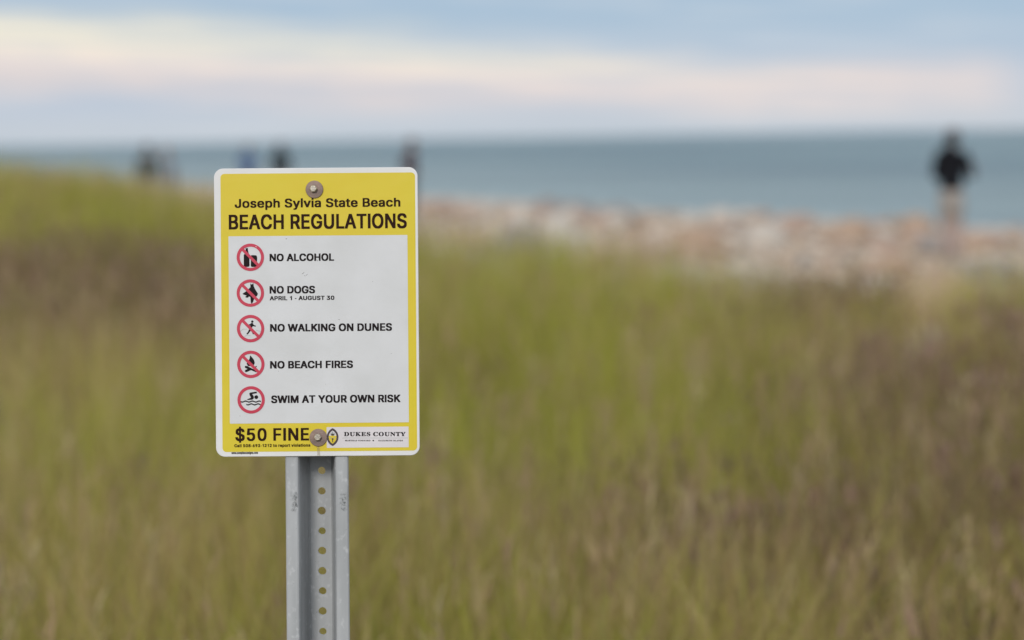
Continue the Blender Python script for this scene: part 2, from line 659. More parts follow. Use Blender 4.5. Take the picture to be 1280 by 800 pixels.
# ------------------------------------------------------------------ dune grass
def blades(name, pts, hts, wid, lean, leanaz, rot, cols, curve, m):
    """every blade is three tapered segments; one mesh for the whole growth"""
    n = len(hts)
    lv = np.array([0.0, 0.4, 0.75, 1.0])
    wl = np.array([0.8, 1.0, 0.65])
    v = np.zeros((n, 7, 3))
    ca, sa = np.cos(rot), np.sin(rot)
    for k in range(4):
        u = lv[k]
        out = hts * lean * (u + curve * u * u) / (1 + curve)
        z = hts * u * np.sqrt(np.maximum(1 - (lean * 0.75 * u) ** 2, .2))
        cx = pts[:, 0] + np.cos(leanaz) * out
        cy = pts[:, 1] + np.sin(leanaz) * out
        cz = pts[:, 2] + z
        if k < 3:
            hw = wid * wl[k] * 0.5
            v[:, 2 * k] = np.stack([cx - ca * hw, cy - sa * hw, cz], -1)
            v[:, 2 * k + 1] = np.stack([cx + ca * hw, cy + sa * hw, cz], -1)
        else:
            v[:, 6] = np.stack([cx, cy, cz], -1)
    base = (np.arange(n) * 7)[:, None]
    loops = np.concatenate([base + np.array([[0, 1, 3, 2]]), base + np.array([[2, 3, 5, 4]]),
                            base + np.array([[4, 5, 6]])], 1).astype(np.int32).ravel()
    starts = (np.arange(n)[:, None] * 11 + np.array([[0, 4, 8]])).astype(np.int32).ravel()
    tot = np.tile(np.array([4, 4, 3], np.int32), n)
    me = bpy.data.meshes.new(name)
    me.vertices.add(n * 7)
    me.vertices.foreach_set('co', v.ravel())
    me.loops.add(len(loops))
    me.loops.foreach_set('vertex_index', loops)
    me.polygons.add(n * 3)
    me.polygons.foreach_set('loop_start', starts)
    me.polygons.foreach_set('loop_total', tot)
    me.polygons.foreach_set('use_smooth', np.ones(n * 3, bool))
    at = me.attributes.new('tint', 'FLOAT_COLOR', 'POINT')
    c4 = np.ones((n, 7, 4))
    c4[:, :, :3] = cols[:, None, :]
    at.data.foreach_set('color', c4.ravel())
    me.update(calc_edges=True)
    return link(name, me, None, [m])


def leaf_mat(name, trans=.42):
    m = mat(name, (.2, .2, .1), .65, attr='tint', spec=.12)
    t = m.node_tree
    b = t.nodes['Principled BSDF']
    tr = t.nodes.new('ShaderNodeBsdfTranslucent')
    a = [n for n in t.nodes if n.type == 'ATTRIBUTE'][0]
    t.links.new(a.outputs['Color'], tr.inputs['Color'])
    mxs = t.nodes.new('ShaderNodeMixShader')
    mxs.inputs[0].default_value = trans
    t.links.new(b.outputs[0], mxs.inputs[1])
    t.links.new(tr.outputs[0], mxs.inputs[2])
    t.links.new(mxs.outputs[0], t.nodes['Material Output'].inputs[0])
    return m


m_leaf = leaf_mat('grass blade')
m_scrub = leaf_mat('scrub stem', .25)


def scatter(y0, y1, dens, spread=.48, extra=2.4):
    area = (spread * (y0 + y1) + 2 * extra) * (y1 - y0)
    n = int(area * dens)
    y = rng.uniform(y0, y1, n * 2)
    x = rng.uniform(-1, 1, n * 2) * (spread * y1 + extra)
    k = np.abs(x) < spread * y + extra
    return x[k][:n], y[k][:n]


def field(bands):
    X, Y = [], []
    for y0, y1, dn in bands:
        x, y = scatter(y0, y1, dn)
        X.append(x)
        Y.append(y)
    return np.concatenate(X), np.concatenate(Y)


def keep_grass(x, y):
    d = y - crest_d(x, y)
    k = d < 1.3 + 0.8 * np.sin(x * 2.1) * np.sin(x * .7 + 1)
    k &= ~((path_dist(x, y) < 0.17) & (y > 11.9))
    k &= np.hypot(x + .23, y - 2.36) > .07        # the post stands clear
    return k


def patch(x, y):
    """scrubbiness (purple brown) and greenness of a spot, 0..1"""
    u = x / np.maximum(y, .5)
    n1 = vnoise(x, y, 1.9, 1.3)
    n2 = vnoise(x, y, 0.8, 4.7)
    right = .78 * sstep(.04, .20, u + .16 * n1 + .08 * n2) * sstep(4.6, 6.5, y) * (1 - sstep(11.2, 13.2, y + n1))
    left = .8 * sstep(-.10, -.16, u + .06 * n1) * sstep(11.5, 14.0, y + n2) * (1 - sstep(16.5, 21, y + n2))
    mid = .62 * sstep(.2, .5, n1 + .4 * n2) * (y < 16)
    scrub = np.clip(right + left + mid, 0, 1)
    green = np.clip(.66 + 1.3 * vnoise(x, y, 2.6, 9.2) + .35 * n2 + .35 * sstep(.13, .02, np.abs(u + .01))
                    + .2 * sstep(-1.5, .5, y - crest_d(x, y)) - .25 * sstep(-.1, -.2, u) * sstep(17, 20, y)
                    - .06 * (1 - sstep(4.5, 7.0, y)), 0, 1)
    return scrub, green


x, y = field([(1.2, 3.2, 400), (3.2, 8.5, 2100), (8.5, 15, 1050), (15, 33, 420)])
k = keep_grass(x, y)
x, y = x[k], y[k]
# gather the blades in tufts
cell = rng.normal(0, 1, (len(x), 2))
tuft = vnoise(x, y, .22, 2.2)
k = tuft + rng.normal(0, .22, len(x)) > -.13
x, y = x[k], y[k]
scrub, green = patch(x, y)
n = len(x)
z = height(x, y) - .02
r = rng.random(n)
fine = 1.3 * vnoise(x, y, .16, 7.7) + .8 * vnoise(x, y, .42, 2.9) + .45 * vnoise(x, y, .9, 14.2)
isgreen = r < green * .8 + .14 + .75 * fine
GREENS = np.array([(.27, .275, .042), (.345, .325, .06), (.185, .215, .034), (.40, .36, .095)])
DRY = np.array([(.41, .32, .155), (.34, .245, .13), (.46, .38, .215), (.29, .20, .115), (.41, .29, .20)])
BROWN = np.array([(.21, .128, .095), (.25, .16, .12), (.155, .105, .065), (.22, .16, .075)])
cols = np.where(isgreen[:, None], GREENS[rng.integers(0, 4, n)], DRY[rng.integers(0, 5, n)])
br = rng.random(n) < scrub * .6 + .5 * np.clip(-fine - .3, 0, 1)
cols = np.where(br[:, None], BROWN[rng.integers(0, 4, n)], cols)
cols = cols * (1 + .45 * vnoise(x, y, .3, 12.1))[:, None] * rng.uniform(.82, 1.22, (n, 1)) * np.array([1.24, 1.30, 1.0])
far = sstep(10, 26, y)
hts = rng.uniform(.38, .80, n) * (1 + .16 * vnoise(x, y, 1.1, 6.6)) * (1 - .25 * scrub)
hts *= 1 + .35 * vnoise(x, y, .2, 1.9)
hts *= np.where(y < 3.2, .75, 1)
wid = rng.uniform(.0020, .0038, n) * (1 + 1.6 * far)
grass = blades('dune_grass', np.stack([x, y, z], -1), hts, wid, np.abs(rng.normal(.40, .24, n)).clip(0, 1.0),
               rng.normal(.5, 2.2, n), rng.uniform(0, math.pi, n), cols, rng.uniform(.6, 2.5, n), m_leaf)
tag(grass, 'tall olive green and straw coloured dune grass filling the foreground', 'grass', kind='stuff')

# flowering stalks with tan and pinkish seed heads standing above the blades
x, y = field([(2.6, 8.5, 40), (8.5, 15, 30), (15, 31, 14)])
k = keep_grass(x, y) & (vnoise(x, y, .9, 5.2) + rng.normal(0, .2, len(x)) > -.05)
x, y = x[k], y[k]
n = len(x)
z = height(x, y) - .02
h = rng.uniform(.5, .86, n)
az = rng.normal(.5, 1.4, n)
ln = np.abs(rng.normal(.14, .1, n)).clip(0, .5)
STALK = np.array([(.42, .32, .16), (.42, .30, .19), (.34, .29, .10), (.46, .37, .22)])
c = STALK[rng.integers(0, 4, n)] * rng.uniform(.8, 1.2, (n, 1))
P, Hh, W, L, A, Ro, C, Cu = [], [], [], [], [], [], [], []
P.append(np.stack([x, y, z], -1)); Hh.append(h); W.append(np.full(n, .0028)); L.append(ln); A.append(az)
Ro.append(rng.uniform(0, math.pi, n)); C.append(c); Cu.append(np.full(n, 1.0))
top = np.stack([x + np.cos(az) * h * .72 * ln * .86, y + np.sin(az) * h * .72 * ln * .86,
                z + h * .72 * np.sqrt(1 - (ln * .54) ** 2)], -1)
HEAD = np.array([(.46, .355, .19), (.44, .31, .19), (.50, .41, .23), (.37, .265, .16)])
hc = HEAD[rng.integers(0, 4, n)] * rng.uniform(.85, 1.2, (n, 1))
for s in range(9):
    P.append(top + rng.normal(0, .006, (n, 3)) + np.array([0, 0, .016]) * s); Hh.append(rng.uniform(.035, .085, n)); W.append(rng.uniform(.004, .008, n))
    L.append((ln + rng.normal(.3, .25, n)).clip(0, .9)); A.append(az + rng.normal(0, 2.0, n)); Ro.append(rng.uniform(0, math.pi, n))
    C.append(hc); Cu.append(np.full(n, 1.0))
cat_ = np.concatenate
st = blades('seed_stalks', cat_(P), cat_(Hh), cat_(W), cat_(L), cat_(A), cat_(Ro), cat_(C), cat_(Cu), m_leaf)
tag(st, 'dry tan seed stalks standing above the dune grass', 'grass', kind='stuff')

# low purple brown scrub: many stems splitting from a crown, with small leaves
x, y = field([(4.2, 8.5, 26), (8.5, 15, 20), (15, 24, 11)])
k = keep_grass(x, y)
x, y = x[k], y[k]
scrub, green = patch(x, y)
k = rng.random(len(x)) < scrub
x, y = x[k], y[k]
nb = len(x)
per = 34
xx = np.repeat(x, per) + rng.normal(0, .05, nb * per)
yy = np.repeat(y, per) + rng.normal(0, .05, nb * per)
n = nb * per
kind = np.tile(np.arange(per), nb) < 12
zz = height(xx, yy) + np.where(kind, -.02, rng.uniform(.12, .5, n))
spread = np.where(kind, 0, 1)
xx = xx + spread * rng.normal(0, .10, n)
yy = yy + spread * rng.normal(0, .10, n)
SC = np.array([(.22, .135, .10), (.27, .175, .14), (.18, .135, .08), (.30, .21, .17), (.23, .185, .085)])
cc = np.repeat(SC[rng.integers(0, 5, nb)], per, 0) * rng.uniform(.75, 1.3, (n, 1))
hh = np.where(kind, rng.uniform(.35, .66, n), rng.uniform(.04, .10, n))
ww = np.where(kind, .004, rng.uniform(.012, .022, n)) * (1 + .8 * sstep(9, 20, yy))
sc = blades('dune_scrub', np.stack([xx, yy, zz], -1), hh, ww, np.abs(rng.normal(.32, .15, n)).clip(0, .8),
            rng.uniform(0, 2 * math.pi, n), rng.uniform(0, math.pi, n), cc, rng.uniform(0, 1.5, n), m_scrub)
tag(sc, 'low purple brown scrub growing in patches through the dune grass', 'scrub', kind='stuff')

# ------------------------------------------------------------------ stones on the beach
rock_mats = {
    'white': mat('pale quartz stone', (.53, .475, .41), .85, var=.25, vscale=5, bump=.6, bscale=12),
    'pink': mat('pink granite stone', (.45, .33, .26), .85, var=.3, vscale=7, bump=.6, bscale=12),
    'orange': mat('orange tan stone', (.43, .305, .215), .85, var=.3, vscale=6, bump=.6, bscale=12),
    'grey': mat('dark grey stone', (.30, .265, .24), .85, var=.3, vscale=6, bump=.6, bscale=12)}


def rock_mesh(seed, m):
    bm = bmesh.new()
    bmesh.ops.create_icosphere(bm, subdivisions=3, radius=1)
    rr = random.Random(seed)
    pl = [Vector((rr.uniform(-1, 1), rr.uniform(-1, 1), rr.uniform(-.6, 1))).normalized() for _ in range(9)]
    lim = [rr.uniform(.62, .9) for _ in pl]
    for v in bm.verts:
        p = v.co.copy()
        for nrm, l in zip(pl, lim):          # flat broken faces
            d = p.dot(nrm)
            if d > l:
                p -= nrm * (d - l) * .85
        p *= 1 + .07 * noise.noise(p * 2.2 + Vector((seed, 0, 0)))
        v.co = p
    for f in bm.faces:
        f.smooth = True
    me = bpy.data.meshes.new('boulder')
    bm.to_mesh(me)
    bm.free()
    me.materials.append(m)
    return me


rocks = {c: [rock_mesh(3 + 7 * i + 31 * j, m) for i in range(3)] for j, (c, m) in enumerate(rock_mats.items())}
ROCK_LABEL = {'white': 'pale whitish boulder lying on the tan beach behind the dune grass',
              'pink': 'pinkish granite boulder lying on the tan beach behind the dune grass',
              'orange': 'orange tan boulder lying on the tan beach behind the dune grass',
              'grey': 'dark grey boulder lying on the tan beach behind the dune grass'}
placed = []


def boulder(c, x, y, s):
    o = bpy.data.objects.new('boulder', random.choice(rocks[c]))
    COL.objects.link(o)
    o.location = (x, y, float(height(x, y)) + s * .22)
    o.rotation_euler = (random.uniform(-.2, .2), random.uniform(-.2, .2), random.uniform(0, 6.28))
    o.scale = (s * random.uniform(.9, 1.35), s * random.uniform(.8, 1.2), s * random.uniform(.55, .8))
    tag(o, ROCK_LABEL[c], 'boulder', ROCK_LABEL[c].split(' lying')[0] + 's on the beach')
    placed.append((x, y, s))


tries = 0
while len(placed) < 120 and tries < 6000:
    tries += 1
    yv = random.uniform(17, 62)
    xv = random.uniform(-.12, .36) * yv
    s = random.choice([random.uniform(.16, .38), random.uniform(.16, .38), random.uniform(.36, .54)])
    sdv = float(shore_dist(xv, yv))
    if sdv < -1.0 or sdv > 33 or yv - float(crest_d(xv, yv)) < 3.2:
        continue
    if any(math.hypot(xv - a, yv - bb) < 1.3 * (s + q) for a, bb, q in placed):
        continue
    if math.hypot(xv - 5.75, yv - 26) < 1.0 or any(math.hypot(xv - a, yv - bb) < 1.2 for a, bb in PEOPLE_SPOTS):
        continue
    boulder(random.choices(['white', 'pink', 'orange', 'grey'], [.34, .42, .12, .12])[0], xv, yv, s)

# small shingle between them
ico = bmesh.new()
bmesh.ops.create_icosphere(ico, subdivisions=1, radius=1)
iv = np.array([v.co[:] for v in ico.verts])
ifc = np.array([[v.index for v in f.verts] for f in ico.faces])
ico.free()
npb = 9000
py_ = rng.uniform(17.5, 66, npb)
px_ = rng.uniform(-.16, .40, npb) * py_
sdv = shore_dist(px_, py_)
k = (sdv > -.8) & (sdv < 34) & (py_ - crest_d(px_, py_) > 2.6) & (vnoise(px_, py_, 3.0, 3.3) > -.25)
px_, py_ = px_[k], py_[k]
npb = len(px_)
sz = rng.uniform(.025, .10, (npb, 1)) * rng.uniform(.6, 1.3, (npb, 3)) * np.array([[1.2, 1.2, .7]])
ctr = np.stack([px_, py_, height(px_, py_) + sz[:, 2] * .4], -1)
pv = ctr[:, None, :] + iv[None] * sz[:, None, :] * rng.uniform(.85, 1.15, (npb, len(iv), 1))
pf = (np.arange(npb) * len(iv))[:, None, None] + ifc[None]
me = bpy.data.meshes.new('shingle')
me.from_pydata(pv.reshape(-1, 3).tolist(), [], pf.reshape(-1, 3).tolist())
SH = np.array([(.60, .54, .46), (.46, .34, .26), (.40, .29, .20), (.20, .18, .165), (.48, .40, .31)])
at = me.attributes.new('tint', 'FLOAT_COLOR', 'POINT')
c4 = np.ones((npb, len(iv), 4))
c4[:, :, :3] = (SH[rng.integers(0, 5, npb)] * rng.uniform(.8, 1.15, (npb, 1)))[:, None, :]
at.data.foreach_set('color', c4.ravel())
tag(link('shingle', me, None, [mat('shingle stone', (.4, .3, .25), .85, attr='tint')]),
    'mixed pink and white shingle scattered over the beach', 'shingle', kind='stuff')

# ------------------------------------------------------------------ letter shapes: advance and outlines in thousandths
GLYPH = {
    'sans': {
        ' ': (188, []),
        '$': (447, [[168,605,168,538,110,525,72,505,48,482,48,478,35,465,18,418,18,328,22,308,38,280,78,245,112,228,168,212,168,102,155,112,145,130,140,160,2,160,5,90,22,45,28,42,32,30,65,0,92,-15,122,-25,168,-30,168,-98,280,-98,280,-30,335,-22,370,-8,372,-2,392,8,418,32,425,50,430,52,442,92,442,188,430,222,402,255,398,255,378,272,340,290,280,308,280,402,288,398,298,380,302,355,435,355,435,420,422,458,390,498,342,525,320,532,280,538,280,605],[280,100,282,170,300,155,308,135,295,112],[168,400,165,355,152,378]]),
        '-': (245, [[30,135,215,135,215,240,30,240]]),
        '.': (188, [[172,85,158,102,138,110,52,110,38,105,25,95,15,78,15,5,22,-10,38,-22,52,-28,138,-28,158,-20,175,5]]),
        '0': (453, [[142,532,112,520,72,488,72,482,52,460,25,392,12,310,12,198,18,150,30,98,52,48,75,22,75,18,95,0,130,-20,178,-30,275,-30,308,-25,348,-8,382,22,382,28,392,35,400,52,405,55,428,112,440,190,440,318,428,395,412,438,385,482,360,507,325,528,288,538,165,538],[225,78,210,85,188,105,165,142,148,210,145,278,158,345,178,390,208,422,222,430,232,430,262,408,262,402,278,388,292,355,308,285,308,225,298,170,275,118,250,90]]),
        '1': (400, [[190,-25,322,-25,322,540,222,540,190,490,140,448,70,415,70,310,130,330,190,368]]),
        '2': (453, [[30,-22,425,-22,425,80,230,80,240,90,240,95,300,152,300,158,360,220,360,225,370,232,370,238,392,265,410,302,415,322,412,432,388,482,365,505,360,505,342,520,288,538,162,538,130,530,102,518,100,512,88,507,52,470,40,445,32,418,30,340,162,340,165,372,178,400,198,420,222,432,248,422,270,402,280,385,282,365,262,322,232,290,232,285,30,72]]),
        '3': (453, [[35,530,35,430,215,430,212,422,195,408,195,402,178,388,178,382,160,368,160,362,122,325,122,225,192,225,240,212,275,185,288,162,292,142,282,118,262,95,218,75,185,88,158,112,148,132,145,155,8,155,10,90,25,48,30,45,35,32,75,-2,112,-20,145,-28,292,-28,330,-18,360,-2,398,30,418,62,428,100,428,190,420,220,408,245,382,275,338,302,312,310,298,310,298,315,408,438,408,530]]),
        '5': (453, [[402,530,60,530,32,288,32,230,90,222,162,222,190,242,220,250,252,232,268,218,290,172,288,142,270,110,252,92,225,78,198,88,172,110,160,132,158,152,25,152,25,92,35,58,58,22,95,-8,138,-25,170,-30,290,-28,320,-20,358,0,390,30,390,35,405,52,415,72,425,110,425,215,415,255,392,295,360,328,315,350,292,355,178,355,185,430,402,430]]),
        '6': (453, [[355,530,215,530,215,525,202,512,178,470,170,465,145,422,138,418,108,368,90,348,88,338,78,328,50,278,35,238,28,192,28,130,32,92,42,62,60,32,92,0,118,-15,145,-25,178,-30,275,-30,308,-25,345,-10,365,8,370,8,395,35,412,68,422,102,425,185,420,225,405,265,378,300,338,325,302,335,255,338,352,478],[222,238,245,230,270,208,285,182,290,165,290,148,278,118,250,88,240,85,232,78,220,78,202,88,180,110,162,148,162,168,175,198,200,225]]),
        '8': (453, [[130,530,90,510,65,488,65,482,52,470,38,432,38,328,52,290,72,268,62,262,40,238,20,192,18,90,25,62,42,32,70,5,100,-12,128,-22,175,-30,278,-30,340,-18,375,0,410,32,428,62,435,88,435,182,430,202,412,238,390,262,380,268,398,288,415,330,418,412,408,455,392,480,365,507,335,525,312,532,288,538,162,538],[300,138,290,115,272,95,252,82,222,75,182,92,160,118,152,142,168,172,185,190,212,205,232,208,260,195,282,175,295,155],[230,318,215,320,195,332,180,350,170,372,175,392,180,395,185,408,195,418,222,432,242,428,245,422,258,418,272,400,282,378,270,348,250,328]]),
        '9': (453, [[98,-22,238,-22,272,35,280,40,310,90,318,95,348,145,360,158,405,238,420,282,425,320,425,375,420,415,412,440,388,482,368,502,362,502,338,522,288,538,150,535,120,525,88,505,62,480,40,442,28,385,28,320,32,282,50,240,80,205,118,182,158,172,198,172,192,160,185,155,170,128,162,122,148,95,140,90,125,62,118,58,118,52,98,28],[225,432,240,428,268,405,290,360,288,332,275,308,258,288,232,272,220,272,202,282,195,292,190,292,175,312,162,342,162,360,178,395,195,415]]),
        'A': (480, [[498,-22,495,35,482,60,478,82,472,88,468,110,455,135,450,158,445,162,440,185,428,210,422,232,410,258,405,280,400,285,395,308,382,332,378,355,372,360,368,382,355,408,312,530,165,530,98,338,92,332,88,310,82,305,78,282,72,278,68,255,62,250,58,228,52,222,48,200,42,195,38,172,32,168,28,145,22,140,18,118,12,112,8,90,2,85,-2,62,-8,58,-12,35,-18,30,-18,-22,120,-22,170,120,310,120,360,-22],[238,320,272,220,205,220]]),
        'B': (456, [[25,530,25,-22,310,-22,370,-10,410,12,440,50,452,90,452,182,448,205,430,240,405,265,398,268,418,288,432,328,432,420,425,448,412,472,390,498,385,498,372,510,352,520,312,530],[160,208,238,208,270,198,272,192,282,190,310,160,318,142,318,132,310,118,288,95,265,85,240,80,160,80],[160,308,160,430,218,430,248,425,272,412,288,398,298,378,298,365,288,345,270,328,232,310]]),
        'C': (510, [[420,507,378,528,332,538,188,535,150,525,100,498,68,468,68,462,45,438,25,398,8,328,5,205,10,165,28,105,52,60,75,38,78,30,82,30,95,15,100,15,125,-5,170,-22,215,-30,320,-30,355,-25,388,-15,432,10,465,40,465,45,488,72,507,130,507,182,372,182,368,160,355,135,328,105,292,85,258,80,208,105,178,135,155,175,140,232,140,275,145,302,170,362,182,375,182,380,212,408,262,430,295,422,335,398,358,370,368,350,372,325,507,325,507,380,495,420,470,462]]),
        'D': (502, [[25,-22,285,-22,330,-15,368,-2,410,22,455,70,480,120,492,168,498,215,495,325,485,375,462,428,458,430,448,450,438,458,438,462,400,495,355,518,300,530,25,530],[160,430,238,425,292,402,332,362,350,328,360,292,362,235,355,198,340,160,335,158,325,138,302,115,270,95,240,85,212,80,160,80]]),
        'E': (419, [[410,-22,410,80,160,80,160,205,390,205,390,308,160,308,160,430,408,430,408,530,25,530,25,-22]]),
        'F': (410, [[25,-22,160,-22,160,198,380,198,380,300,160,300,160,430,405,430,405,530,25,530]]),
        'G': (520, [[118,510,98,492,92,492,48,442,22,392,10,345,5,305,8,180,18,132,42,75,48,72,58,52,68,45,68,40,98,12,140,-12,180,-25,218,-30,320,-30,368,-22,412,-5,415,0,442,15,470,42,500,95,512,148,512,278,248,278,248,178,372,178,368,155,345,120,315,95,280,80,260,80,228,92,225,98,205,108,172,142,155,175,145,205,140,232,140,275,152,328,182,380,220,412,262,430,288,425,322,405,358,365,372,325,510,325,507,385,485,440,468,460,468,465,430,500,395,520,348,535,200,538,155,528]]),
        'H': (517, [[25,-22,160,-22,160,210,358,210,358,-22,492,-22,492,530,358,530,358,312,160,312,160,530,25,530]]),
        'I': (180, [[22,-25,158,-25,158,532,22,532]]),
        'J': (396, [[372,530,238,530,238,155,228,115,208,90,182,78,150,102,135,135,132,195,-2,195,-2,108,5,65,25,25,65,-10,102,-25,135,-30,255,-28,282,-20,312,-5,342,22,342,28,352,38,368,78,372,122]]),
        'K': (467, [[482,-22,480,30,468,42,462,55,455,60,450,72,442,78,438,90,430,95,425,108,418,112,412,125,405,130,400,142,392,148,388,160,380,165,375,178,368,182,362,195,355,200,350,212,342,218,338,230,330,235,325,248,318,252,318,258,298,282,305,298,340,330,340,335,372,365,372,370,478,478,480,530,328,530,162,350,160,530,25,530,25,-22,160,-22,160,145,192,180,338,-22]]),
        'L': (393, [[25,530,25,-22,395,-22,395,80,160,80,160,530]]),
        'M': (628, [[25,530,25,-22,158,-22,158,210,250,-22,378,-22,468,212,470,-22,602,-22,602,530,440,530,315,205,188,530]]),
        'N': (523, [[25,530,25,-22,160,-22,160,278,202,215,205,205,220,188,222,178,238,160,240,150,255,132,258,122,272,105,275,95,290,78,292,68,308,50,310,40,325,22,328,12,348,-12,350,-22,498,-22,498,530,365,530,365,228,172,530]]),
        'O': (533, [[415,510,390,522,332,538,202,538,175,532,132,518,130,512,100,498,68,468,68,462,58,455,58,450,42,432,25,398,8,328,5,205,10,165,28,105,52,60,95,15,100,15,125,-5,170,-22,215,-30,318,-30,355,-25,388,-15,432,10,468,42,468,48,478,55,490,80,495,82,518,138,528,195,525,335,507,400,490,435,472,455,472,460,440,492,435,492],[262,430,305,418,308,412,325,405,355,375,380,330,395,262,390,212,368,152,330,108,325,108,308,92,275,80,258,80,222,95,180,132,155,175,140,232,140,275,145,302,170,362,185,378,185,382,212,408]]),
        'P': (445, [[25,-22,160,-22,160,162,288,162,335,170,382,192,418,228,432,258,442,295,442,402,425,455,408,475,408,480,385,500,355,518,308,530,25,530],[160,430,215,430,242,425,262,418,290,395,305,365,308,340,295,308,278,288,252,272,235,268,160,265]]),
        'R': (449, [[25,530,25,-22,160,-22,160,175,215,172,225,148,230,145,242,115,248,112,262,78,268,75,318,-22,462,-22,462,25,370,190,370,198,395,210,420,238,432,260,442,295,442,410,430,450,412,478,378,507,358,518,310,530],[160,430,235,428,260,420,280,408,298,388,308,362,308,342,290,308,268,290,238,280,160,278]]),
        'S': (447, [[355,520,292,538,145,535,110,525,80,510,65,495,60,495,35,465,18,418,18,328,22,308,38,280,62,255,112,228,222,198,278,175,300,155,308,140,300,120,280,98,248,80,218,75,180,90,155,112,142,138,140,160,2,160,2,108,12,65,32,30,55,8,60,8,78,-8,122,-25,150,-30,265,-32,315,-28,355,-15,382,0,418,32,425,50,430,52,442,92,442,188,435,212,418,240,392,262,352,285,292,305,245,315,188,338,162,358,152,375,160,392,178,412,205,428,230,432,258,422,288,398,298,380,302,355,435,355,435,420,425,452,390,498]]),
        'T': (449, [[158,-22,292,-22,292,430,452,430,452,530,-2,530,-2,430,158,430]]),
        'U': (517, [[492,530,358,530,355,168,335,122,302,92,265,78,230,85,205,100,178,130,162,165,160,530,25,530,25,128,30,100,45,62,50,60,60,40,72,30,72,25,78,25,92,8,145,-20,190,-30,328,-30,372,-20,405,-5,408,0,428,10,458,40,482,85,492,132]]),
        'W': (686, [[705,530,568,530,492,240,488,248,415,530,270,530,195,238,190,245,118,530,-18,530,-18,478,120,-22,268,-20,270,0,275,8,342,260,420,-22,565,-22,615,165,620,172,622,192,632,218,635,238,640,245,642,265,648,272,650,292,655,300,658,320,662,328,665,348,670,355,672,375,678,382,680,402,698,455,700,475,705,482]]),
        'Y': (472, [[168,-22,302,-22,302,188,345,250,348,260,390,322,392,332,402,342,405,352,415,362,418,372,428,382,430,392,440,402,475,465,485,475,488,530,345,530,238,352,232,355,230,365,225,368,222,378,205,400,202,410,198,412,195,422,185,432,182,442,178,445,175,455,165,465,162,475,158,478,155,488,145,498,128,530,-18,530,-15,478,-5,468,18,425,28,415,30,405,40,395,42,385,90,315,100,292,110,282,112,272,118,270,125,252,168,190]]),
        'a': (389, [[372,-22,372,288,368,320,350,358,328,380,300,395,245,408,122,405,85,395,40,368,22,348,5,315,5,268,58,252,135,252,158,285,188,302,200,302,215,295,230,280,235,260,212,250,135,242,82,232,48,220,12,192,0,170,-5,148,-5,70,0,45,18,12,42,-10,68,-22,98,-30,225,-30,245,-22],[240,150,238,132,225,108,205,88,182,75,160,75,148,82,132,100,135,115,162,135]]),
        'c': (396, [[355,8,378,32,392,60,398,75,398,125,342,140,270,140,258,110,240,90,220,78,200,75,182,85,175,95,170,95,170,100,152,118,140,145,132,178,132,198,142,238,155,262,178,288,205,302,235,290,260,262,268,240,345,240,395,252,395,308,372,350,332,385,290,402,260,408,138,405,102,395,62,370,42,350,42,345,22,320,8,282,0,245,2,115,15,72,38,32,85,-10,112,-22,145,-30,285,-28,315,-18]]),
        'e': (404, [[82,385,42,350,42,345,22,320,8,282,0,245,0,130,12,78,30,42,48,25,48,20,78,-5,108,-20,148,-30,278,-30,310,-22,350,-2,378,22,398,58,398,115,348,128,270,128,262,108,252,100,250,92,245,92,232,80,210,72,175,90,155,110,138,148,405,148,402,272,392,308,378,338,360,355,360,360,332,382,302,398,275,405,155,408,115,400],[142,242,152,265,178,290,202,302,215,300,235,288,262,250,262,242]]),
        'g': (425, [[408,402,275,400,248,408,128,405,102,398,70,380,60,368,50,362,50,358,28,332,10,295,0,250,0,132,15,75,30,48,62,12,98,-8,122,-15,255,-18,272,-12,260,-42,242,-58,215,-70,198,-70,168,-55,145,-32,138,-18,65,-18,58,-25,20,-42,18,-98,35,-118,35,-122,65,-148,102,-165,140,-172,272,-172,310,-165,350,-148,365,-132,370,-132,390,-108,405,-70,408,-52],[208,302,240,282,258,260,272,222,278,190,265,140,250,115,228,95,212,88,198,88,172,102,152,125,135,168,132,202,142,240,155,265,182,292]]),
        'h': (410, [[18,530,18,-22,148,-22,150,232,168,272,185,290,205,300,220,298,245,275,260,238,260,-22,392,-22,392,285,388,315,368,360,335,390,295,405,178,408,148,400,148,530]]),
        'i': (165, [[18,-25,146,-25,146,405,18,405],[18,445,146,445,146,548,18,548]]),
        'l': (165, [[18,-25,146,-25,146,548,18,548]]),
        'm': (610, [[592,-22,592,295,588,325,575,355,542,390,498,408,375,408,342,398,325,385,315,388,310,395,295,402,278,408,18,402,18,-22,148,-22,150,242,162,272,195,300,212,295,228,280,240,245,240,-22,370,-22,370,240,385,278,412,300,425,300,428,295,440,290,452,275,460,252,460,-22]]),
        'n': (410, [[392,-22,392,285,380,338,365,362,335,390,305,402,278,408,178,408,152,400,18,402,18,-22,148,-22,150,232,168,272,185,290,205,300,220,298,245,275,260,238,260,-22]]),
        'o': (415, [[70,0,100,-18,145,-30,270,-30,295,-25,330,-10,352,10,358,10,378,32,402,78,412,112,415,248,408,282,390,325,385,328,375,348,340,380,312,395,278,405,155,408,125,402,88,388,68,370,62,370,35,340,12,298,2,260,0,130,10,85,28,48],[205,302,228,295,255,270,268,250,282,202,280,162,262,118,242,92,215,75,200,75,190,80,158,110,140,145,132,178,138,222,155,262,178,288]]),
        'p': (424, [[18,-165,148,-165,148,-22,168,-30,290,-30,312,-25,362,2,395,40,410,70,422,118,425,242,415,292,398,332,375,358,375,362,348,385,322,398,280,408,178,408,150,400,18,402],[225,75,205,80,175,108,160,135,148,188,155,230,172,268,198,292,218,302,242,292,268,268,280,245,292,198,288,155,275,122,242,85]]),
        'r': (259, [[18,-22,148,-22,150,238,165,270,180,285,202,298,278,300,278,408,18,402]]),
